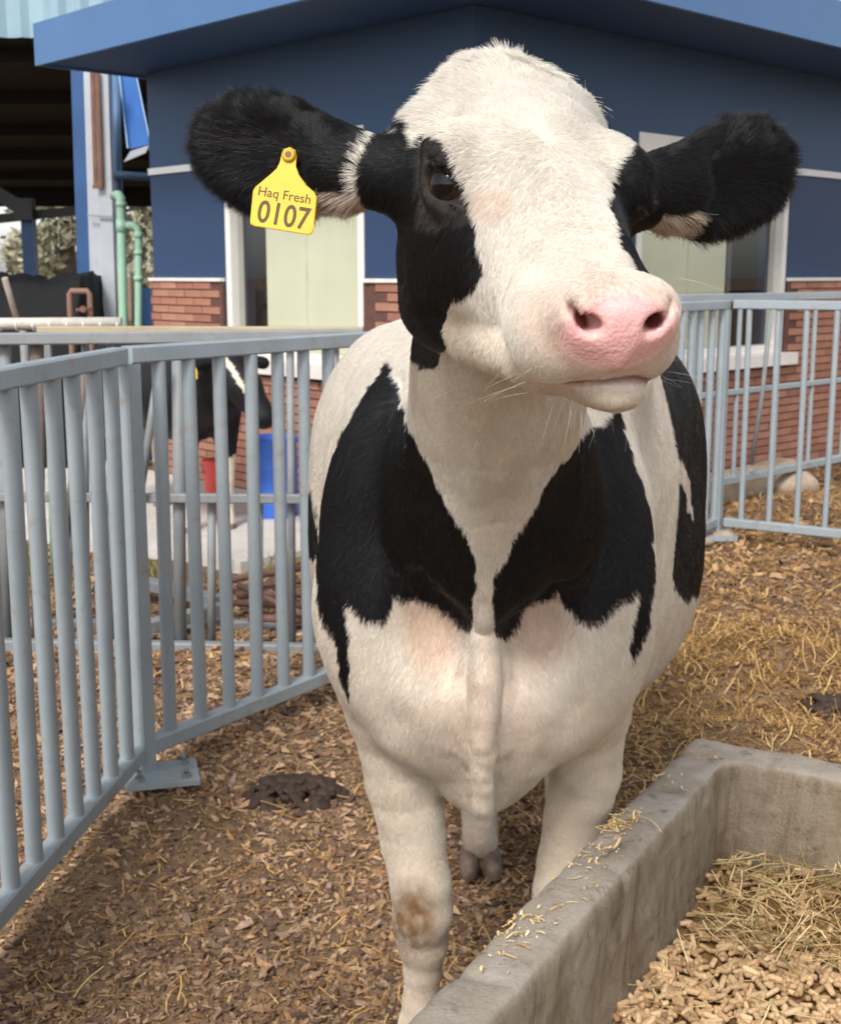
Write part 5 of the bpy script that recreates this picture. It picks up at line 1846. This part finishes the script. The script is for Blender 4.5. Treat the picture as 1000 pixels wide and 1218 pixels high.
a, b = at(846, 590, 8.05), at(934, 574, 8.75)
m = MB()
m.bar((a[0], a[1], 0.07), (b[0], b[1], 0.08), 0.16, 0.20, bev=0.02)
tag(m.build('concrete_block', stone_m), 'long low concrete block at the foot of the brick wall', 'block')

# ------------------------------------------------------------------ the second cow, head down at the blue barrel
def second_cow():
    Fd = Field(axis([(-2.3, -0.60, 0.012)]), axis([(6.35, 8.2, 0.012)]), axis([(-0.02, 1.25, 0.012)]))
    U_ = lambda a, b, ra, rb, k=0.04: Fd.union(p_cone(a, b, ra, rb), k)
    U_((-1.78, 7.75, 0.83), (-1.32, 7.15, 0.80), 0.27, 0.29, 0.05)
    U_((-1.32, 7.15, 0.80), (-1.18, 6.97, 0.84), 0.27, 0.22, 0.05)
    U_((-1.22, 7.02, 0.94), (-1.06, 6.84, 0.96), 0.17, 0.12, 0.06)
    U_((-1.06, 6.84, 0.97), (-0.95, 6.76, 0.86), 0.112, 0.100, 0.04)
    U_((-0.95, 6.76, 0.86), (-0.835, 6.69, 0.70), 0.092, 0.066, 0.04)
    for ex, ey, tx, ty in ((-1.10, 6.76, -1.20, 6.66), (-0.98, 6.86, -0.86, 6.93)):
        U_((ex, ey, 1.00), (tx, ty, 0.97), 0.030, 0.036, 0.03)
    for (x, y) in ((-1.30, 6.98), (-1.10, 7.08), (-1.85, 7.62), (-1.62, 7.80)):
        Fd.union(p_chain([(x, y, 0.72, .10), (x, y, 0.48, .060), (x, y - .02, 0.30, .045), (x, y, 0.15, .034), (x, y - .01, 0.08, .042), (x, y - .03, 0.03, .05)]), 0.04)
    v, q = Fd.mesh()
    nn = vnoise(v, 7, 31)
    white = (v[:, 2] < 0.50 + 0.07 * nn) | ((np.abs((v[:, 0] + 0.93) - (0.86 - v[:, 2]) * 0.72) < 0.018 + .006 * nn) & (v[:, 2] > 0.80) & (v[:, 1] < 6.80) & (v[:, 0] > -1.12)) | ((v[:, 1] > 7.5) & (nn > 0.35))
    col = np.where(white[:, None], np.array([0.66, 0.58, 0.47]), BLACK * 1.6)
    kn = white & (np.abs(v[:, 2] - 0.28) < 0.05) & (nn > 0.2)
    col = np.where(kn[:, None], np.array([0.25, 0.16, 0.08]), col)
    t = thing('cow', 'smaller black cow with yellow ear tag drinking beyond the left fence', 'cow', (-1.3, 7.1, 0))
    mt = mat_attr('second_cow_coat', 0.6, 0.25, bump=0.4, bscale=60, noise_amt=0.15)
    link('body', np_mesh('body', v - ROOT[t.name], q, mt, True, col), t)
    m = MB()
    c = np.array([-1.20, 6.60, 0.985])
    m.prism([c + np.array([a, 0.0, b]) for a, b in ((-.012, .02), (.012, .02), (.034, -.03), (.034, -.075), (-.034, -.075), (-.034, -.03))], (0.004, -0.006, 0))
    m.build('ear_tag', tag_mat, t)
    m = MB()
    for (x, y) in ((-1.30, 6.98), (-1.10, 7.08), (-1.85, 7.62), (-1.62, 7.80)):
        m.lathe((x, y - .035, 0.0), [(0.058, 0.0), (0.055, 0.02), (0.046, 0.055), (0.0, 0.056)], 12)
    m.build('hooves', hoof_mat, t)
second_cow()

# ------------------------------------------------------------------ barrel, bucket and the odds and ends beyond the left fence
blue_plastic = mat_plain('blue_plastic', srgb(62, 112, 214), 0.45, var=0.1, scale=5, dirt=srgb(70, 96, 150), dirt_amt=0.3)
bc = at(327, 612, 7.45)
t = thing('water_barrel', 'blue plastic barrel with open top in front of the drinking cow', 'barrel', (bc[0], bc[1], 0))
m = MB()
m.lathe((bc[0], bc[1], -0.06), [(0.0, 0.0), (0.128, 0.0), (0.138, 0.03), (0.140, 0.15), (0.145, 0.16), (0.145, 0.18), (0.140, 0.19), (0.140, 0.36), (0.145, 0.37), (0.145, 0.39), (0.140, 0.40), (0.138, 0.52), (0.146, 0.53), (0.146, 0.56), (0.134, 0.56), (0.130, 0.50), (0.130, 0.03), (0.0, 0.03)], 32)
m.build('shell', blue_plastic, t)
m = MB()
m.lathe((bc[0], bc[1], 0.38), [(0.128, 0.0), (0.0, 0.001)], 24)
m.build('water', NT('barrel_water').set(rough=0.05).color((0.02, 0.025, 0.03)).m, t)
red_plastic = mat_plain('red_plastic', srgb(222, 86, 78), 0.5, var=0.12, scale=6, dirt=srgb(180, 110, 100), dirt_amt=0.4)
bc = at(261, 660, 7.3)
t = thing('bucket', 'red plastic bucket on the ground under the drinking cow', 'bucket', (bc[0], bc[1], 0))
m = MB()
m.lathe((bc[0], bc[1], 0.06), [(0.0, 0.0), (0.060, 0.0), (0.082, 0.30), (0.088, 0.305), (0.088, 0.325), (0.080, 0.325), (0.056, 0.02), (0.0, 0.02)], 24)
m.build('shell', red_plastic, t)
m = MB()
m.tube([(bc[0] + 0.085 * math.cos(a), bc[1] - 0.03 - 0.02 * math.sin(a), 0.36 - 0.09 * math.sin(a)) for a in np.linspace(0, math.pi, 9)], 0.004, 6)
m.build('handle', old_steel, t)

rod_m = mat_plain('rusty_rod', srgb(104, 74, 62), 0.75, var=0.35, scale=6, bump=0.3, dirt=srgb(150, 120, 100), dirt_amt=0.4)
rows_ = [(268, 690, 384, 672, .034), (276, 700, 390, 688, .030), (282, 708, 388, 706, .036), (262, 716, 380, 722, .030), (296, 735, 392, 738, .034), (284, 696, 376, 738, .028)]
words_ = ['topmost', 'second', 'middle', 'sagging', 'lowest', 'crossing']
rlab = ['rusty rod lying farthest back in the pile behind the left fence', 'thin rusty rod second from the back of the pile behind the left fence', 'thickest rusty rod in the middle of the pile behind the left fence',
        'rusty rod sloping down to the right in the pile behind the left fence', 'rusty rod lying nearest in the pile behind the left fence', 'thin rusty rod laid diagonally across the pile behind the left fence']
for i, (x0, y0, x1, y1, w) in enumerate(rows_):
    a, b = at_z(x0, y0, 0.06 if i != 5 else 0.12), at_z(x1, y1, 0.06 if i != 5 else 0.10)
    m = MB()
    m.tube([a, b], w / 2, 10)
    tag(m.build('rusty_rod', rod_m), rlab[i], 'rod', 'rusty rods piled behind the left fence')
for i, (x0, y0, x1, y1) in enumerate(((150, 688, 262, 716), (150, 752, 262, 724))):
    a, b = at_z(x0, y0, 0.08), at_z(x1, y1, 0.08)
    m = MB()
    m.bar(a, b, 0.06, 0.05, bev=.004)
    tag(m.build('steel_bar', old_steel), ['grey steel bar lying on the ground behind the left fence, the farther one', 'grey steel bar on the ground behind the left fence, the nearer one'][i], 'steel bar', 'steel bars lying behind the left fence')

teal_m = mat_plain('green_pipe_plastic', srgb(146, 184, 162), 0.6, var=0.10, scale=4, dirt=srgb(170, 190, 160), dirt_amt=0.4)
m = MB()
a, b = at(58, 440, 6.0), at(59, 578, 6.0)
m.tube([(b[0], 6.0, 0.0), (a[0], 6.0, a[2])], 0.018, 12)
tag(m.build('green_pipe', teal_m), 'thin upright green pipe behind the left end of the fence', 'pipe')

Yg = 9.6
t = thing('water_pipe', 'tall pale green pipe with branch rising between column and office wall', 'pipe', (at(147, 400, Yg)[0], Yg, 0))
def gp(px, py, dy=0.0):
    return at(px, py, Yg + dy)
m = MB()
a = gp(147, 390)
top = gp(144, 244)
m.tube([(a[0], Yg, 0), gp(147, 385), top, gp(144, 236), gp(141, 232, .06), gp(136, 233, .16)], 0.034, 14)
m.build('riser', teal_m, t)
m = MB()
b = gp(165, 390)
m.tube([gp(145, 268), gp(158, 268), gp(163, 271), gp(165, 278), gp(165, 385), (b[0], Yg, 0)], 0.029, 14)
m.build('branch', teal_m, t)
for x, y0, y1, r in ((144.5, 240, 246, .041), (145, 262, 276, .042), (165, 276, 283, .036), (165, 298, 303, .036), (165, 328, 334, .036)):
    m = MB()
    m.tube([gp(x, y0), gp(x, y1)], r, 14)
    m.build('collar', teal_m, t)
m = MB()
m.tube([gp(138, 251, .12), gp(154, 250, .12)], 0.012, 8)
m.build('clamp', old_steel, t)

Yw = 5.7
white_pipe_m = mat_plain('wrapped_pipe', srgb(196, 190, 180), 0.7, var=0.12, scale=12, bump=0.3, dirt=srgb(140, 124, 104), dirt_amt=0.5)
t = thing('wrapped_pipe', 'horizontal off-white wrapped pipe at the left edge above the fence', 'pipe', tuple(at(0, 400, Yw) * [1, 1, 0]))
m = MB()
m.tube([at(-120, 386, Yw), at(145, 384, Yw)], 0.026, 14)
m.build('pipe', white_pipe_m, t)
for x in range(-100, 145, 20):
    m = MB()
    m.tube([at(x, 386, Yw), at(x + 1.8, 386, Yw)], 0.0285, 14)
    m.build('band', band_m, t)
m = MB()
for x in (28, -60):
    a = at(x, 393, Yw)
    m.tube([(a[0], Yw, 0), a], 0.018, 10)
m.build('leg', old_steel, t)

plank_m = NT('weathered_plank').set(rough=0.85, spec=0.2)
_v = plank_m.coords('Object', (0.6, 8, 8))
plank_m.color(plank_m.ramp(plank_m.noise(_v, 5, 8, 0.7), [(0.3, srgb(150, 136, 112)), (0.7, srgb(196, 182, 154))]))
t = thing('plank_rail', 'long weathered plank on thin posts behind the left fence top', 'plank', tuple(at(240, 395, 5.2) * [1, 1, 0]))
m = MB()
m.bar(at(48, 393, 5.2), at(432, 394, 5.2), 0.10, 0.034, bev=.003)
m.build('plank_board', plank_m.m, t)
for x in (56, 424):
    m = MB()
    a = at(x, 398, 5.2)
    m.bar((a[0], 5.2, 0), (a[0], 5.2, a[2] - 0.004), 0.03, 0.03)
    m.build('post', old_steel, t)

# in and before the shed
brown_pipe = mat_plain('brown_pipe', srgb(128, 98, 84), 0.7, var=0.2, scale=8)
Yb = 8.6
t = thing('standpipe', 'small brown bent standpipe in front of the grey column', 'pipe', tuple(at(94, 400, Yb) * [1, 1, 0]))
m = MB()
m.tube([(at(84, 380, Yb)[0], Yb, 0), at(84, 378, Yb), at(83, 350, Yb), at(85, 346, Yb), at(104, 346, Yb), at(107, 350, Yb), at(108, 378, Yb), (at(108, 380, Yb)[0], Yb, 0)], 0.019, 10)
m.build('pipe', brown_pipe, t)
m = MB()
c = at(101, 369, Yb - .04)
m.tube([c, c + [0.0, -.05, 0.01]], 0.022, 10)
m.tube([c + [-.05, -.03, 0], c + [.05, -.03, .01]], 0.012, 8)
m.build('valve', rust_m, t)
m = MB()
m.tube([at(24, 392, 8.4), at(6, 331, 8.2)], 0.020, 10)
tag(m.build('pole', mat_plain('grey_pole', srgb(150, 140, 130), 0.7, var=0.2)), 'pale grey pole leaning at the left edge before the dark heap', 'pole')
# dark heap under sheeting
hx0, hx1 = at(-60, 340, 9.8)[0], at(112, 340, 9.8)[0]
uu, vv2 = np.meshgrid(np.linspace(0, 1, 60), np.linspace(0, 1, 30), indexing='ij')
X_ = hx0 + (hx1 - hx0) * uu
Y_ = 9.3 + 1.6 * vv2
Pn = np.stack([X_.ravel(), Y_.ravel(), 0 * X_.ravel()], 1)
Z_ = (1.42 * np.clip(vv2 / 0.22, 0, 1) ** 0.5 * np.clip((1 - uu) / 0.05, 0, 1) ** .5).ravel() * (1 + 0.03 * vnoise(Pn, 4, 9)) + 0.02 * vnoise(Pn, 11, 12)
Z_ = np.where((vv2.ravel() > .93), 0, Z_)
ii = np.arange(1800).reshape(60, 30)
hq_ = np.stack([ii[:-1, :-1].ravel(), ii[1:, :-1].ravel(), ii[1:, 1:].ravel(), ii[:-1, 1:].ravel()], 1)
o = link('covered_heap', np_mesh('covered_heap', np.stack([X_.ravel(), Y_.ravel(), Z_], 1), hq_, mat_plain('black_sheeting', (0.008, 0.008, 0.009), 0.75, spec=0.2, bump=.3, bscale=20), True))
tag(o, 'black covered heap at the left edge under the shed roof', 'heap')
# blue chute and pipes between column and office
Yh = 10.6
t = thing('feed_chute', 'bright blue chute slanting down beside the office wall', 'chute', tuple(at(160, 140, Yh)))
bright_blue = mat_plain('bright_blue_paint', srgb(24, 92, 164), 0.7, var=0.08)
A0, A1, B0, B1 = at(146, 90, Yh), at(160, 90, Yh), at(156, 177, Yh - .2), at(177, 172, Yh - .2)
m = MB()
m.prism([A0, A1, B1, B0], (0, 0.02, 0))
m.build('chute_floor', bright_blue, t)
m = MB()
m.prism([A1, A1 + [0.03, -.10, .0], B1 + [0.03, -.10, 0], B1], (0.01, 0, 0))
m.prism([A0, A0 + [-0.01, -.05, .0], B0 + [-0.01, -.05, 0], B0], (-0.01, 0, 0))
m.build('chute_side', mat_plain('blue_grey_edge', srgb(96, 140, 186), 0.45), t)
m = MB()
m.prism([at(148, 193, Yh - .22), at(174, 182, Yh - .22), at(178, 173, Yh - .22), at(156, 180, Yh - .22)], (0, -0.02, 0))
m.prism([at(178, 160, Yh - .05), at(186, 176, Yh - .05), at(186, 183, Yh - .05), at(176, 178, Yh - .05)], (0, 0.02, 0))
m.build('chute_lip', grey_steel, t)
t = thing('pipe_stand', 'blue-grey upright pipe and cross pipe beside the grey column', 'pipe', tuple(at(139, 390, 10.9) * [1, 1, 0]))
pipe_m = mat_plain('blue_grey_pipe', srgb(74, 104, 138), 0.5, var=0.15)
m = MB()
a = at(140, 206, 10.9)
m.tube([(a[0], 10.9, 0), a, at(138, 80, 10.9)], 0.038, 12)
m.build('upright', pipe_m, t)
m = MB()
m.tube([at(128, 207, 10.85), at(194, 212, 10.85)], 0.034, 12)
m.build('cross_pipe', pipe_m, t)
t = thing('blue_rail', 'low blue rail and post against the office wall by the green pipe', 'rail', tuple(at(177, 400, 9.9) * [1, 1, 0]))
m = MB()
m.bar(at(168, 346, 9.9), at(191, 349, 9.9), 0.05, 0.06)
m.build('rail_bar', blue_steel, t)
m = MB()
a = at(176, 346, 9.9)
m.bar((a[0], 9.9, 0), a, 0.08, 0.06)
m.build('post', blue_steel, t)
# grass at the foot of the apron
n = 1500
gx_ = np.concatenate([rng.uniform(-2.6, -0.5, n // 2), rng.normal(-1.85, 0.25, n - n // 2)])
gy_ = np.concatenate([rng.uniform(5.9, 6.7, n // 2), rng.normal(6.1, 0.2, n - n // 2)])
keep = off_apron(gx_, gy_) & (vnoise(np.stack([gx_, gy_, 0 * gx_], 1), 3, 5) > -0.15)
gx_, gy_ = gx_[keep], gy_[keep]
n = len(gx_)
gl = rng.uniform(0.04, 0.13, n)
gd = unit(np.stack([rng.normal(0, .4, n), rng.normal(0, .4, n), np.full(n, 1.0)], 1))
V, Fc, Cc = strands(np.stack([gx_, gy_, ground_z(gx_, gy_) + gl * .45], 1), gd, gl, rng.uniform(0.002, 0.004, n), rng.normal(0, .5, (n, 2)), pal([(104, 120, 60), (126, 132, 74), (150, 140, 86), (88, 104, 50)], n))
so = link('grass', np_mesh('grass', V, Fc, mat_attr('grass_blade', .7, .3, noise_amt=.1), False, Cc))
so['kind'] = 'stuff'
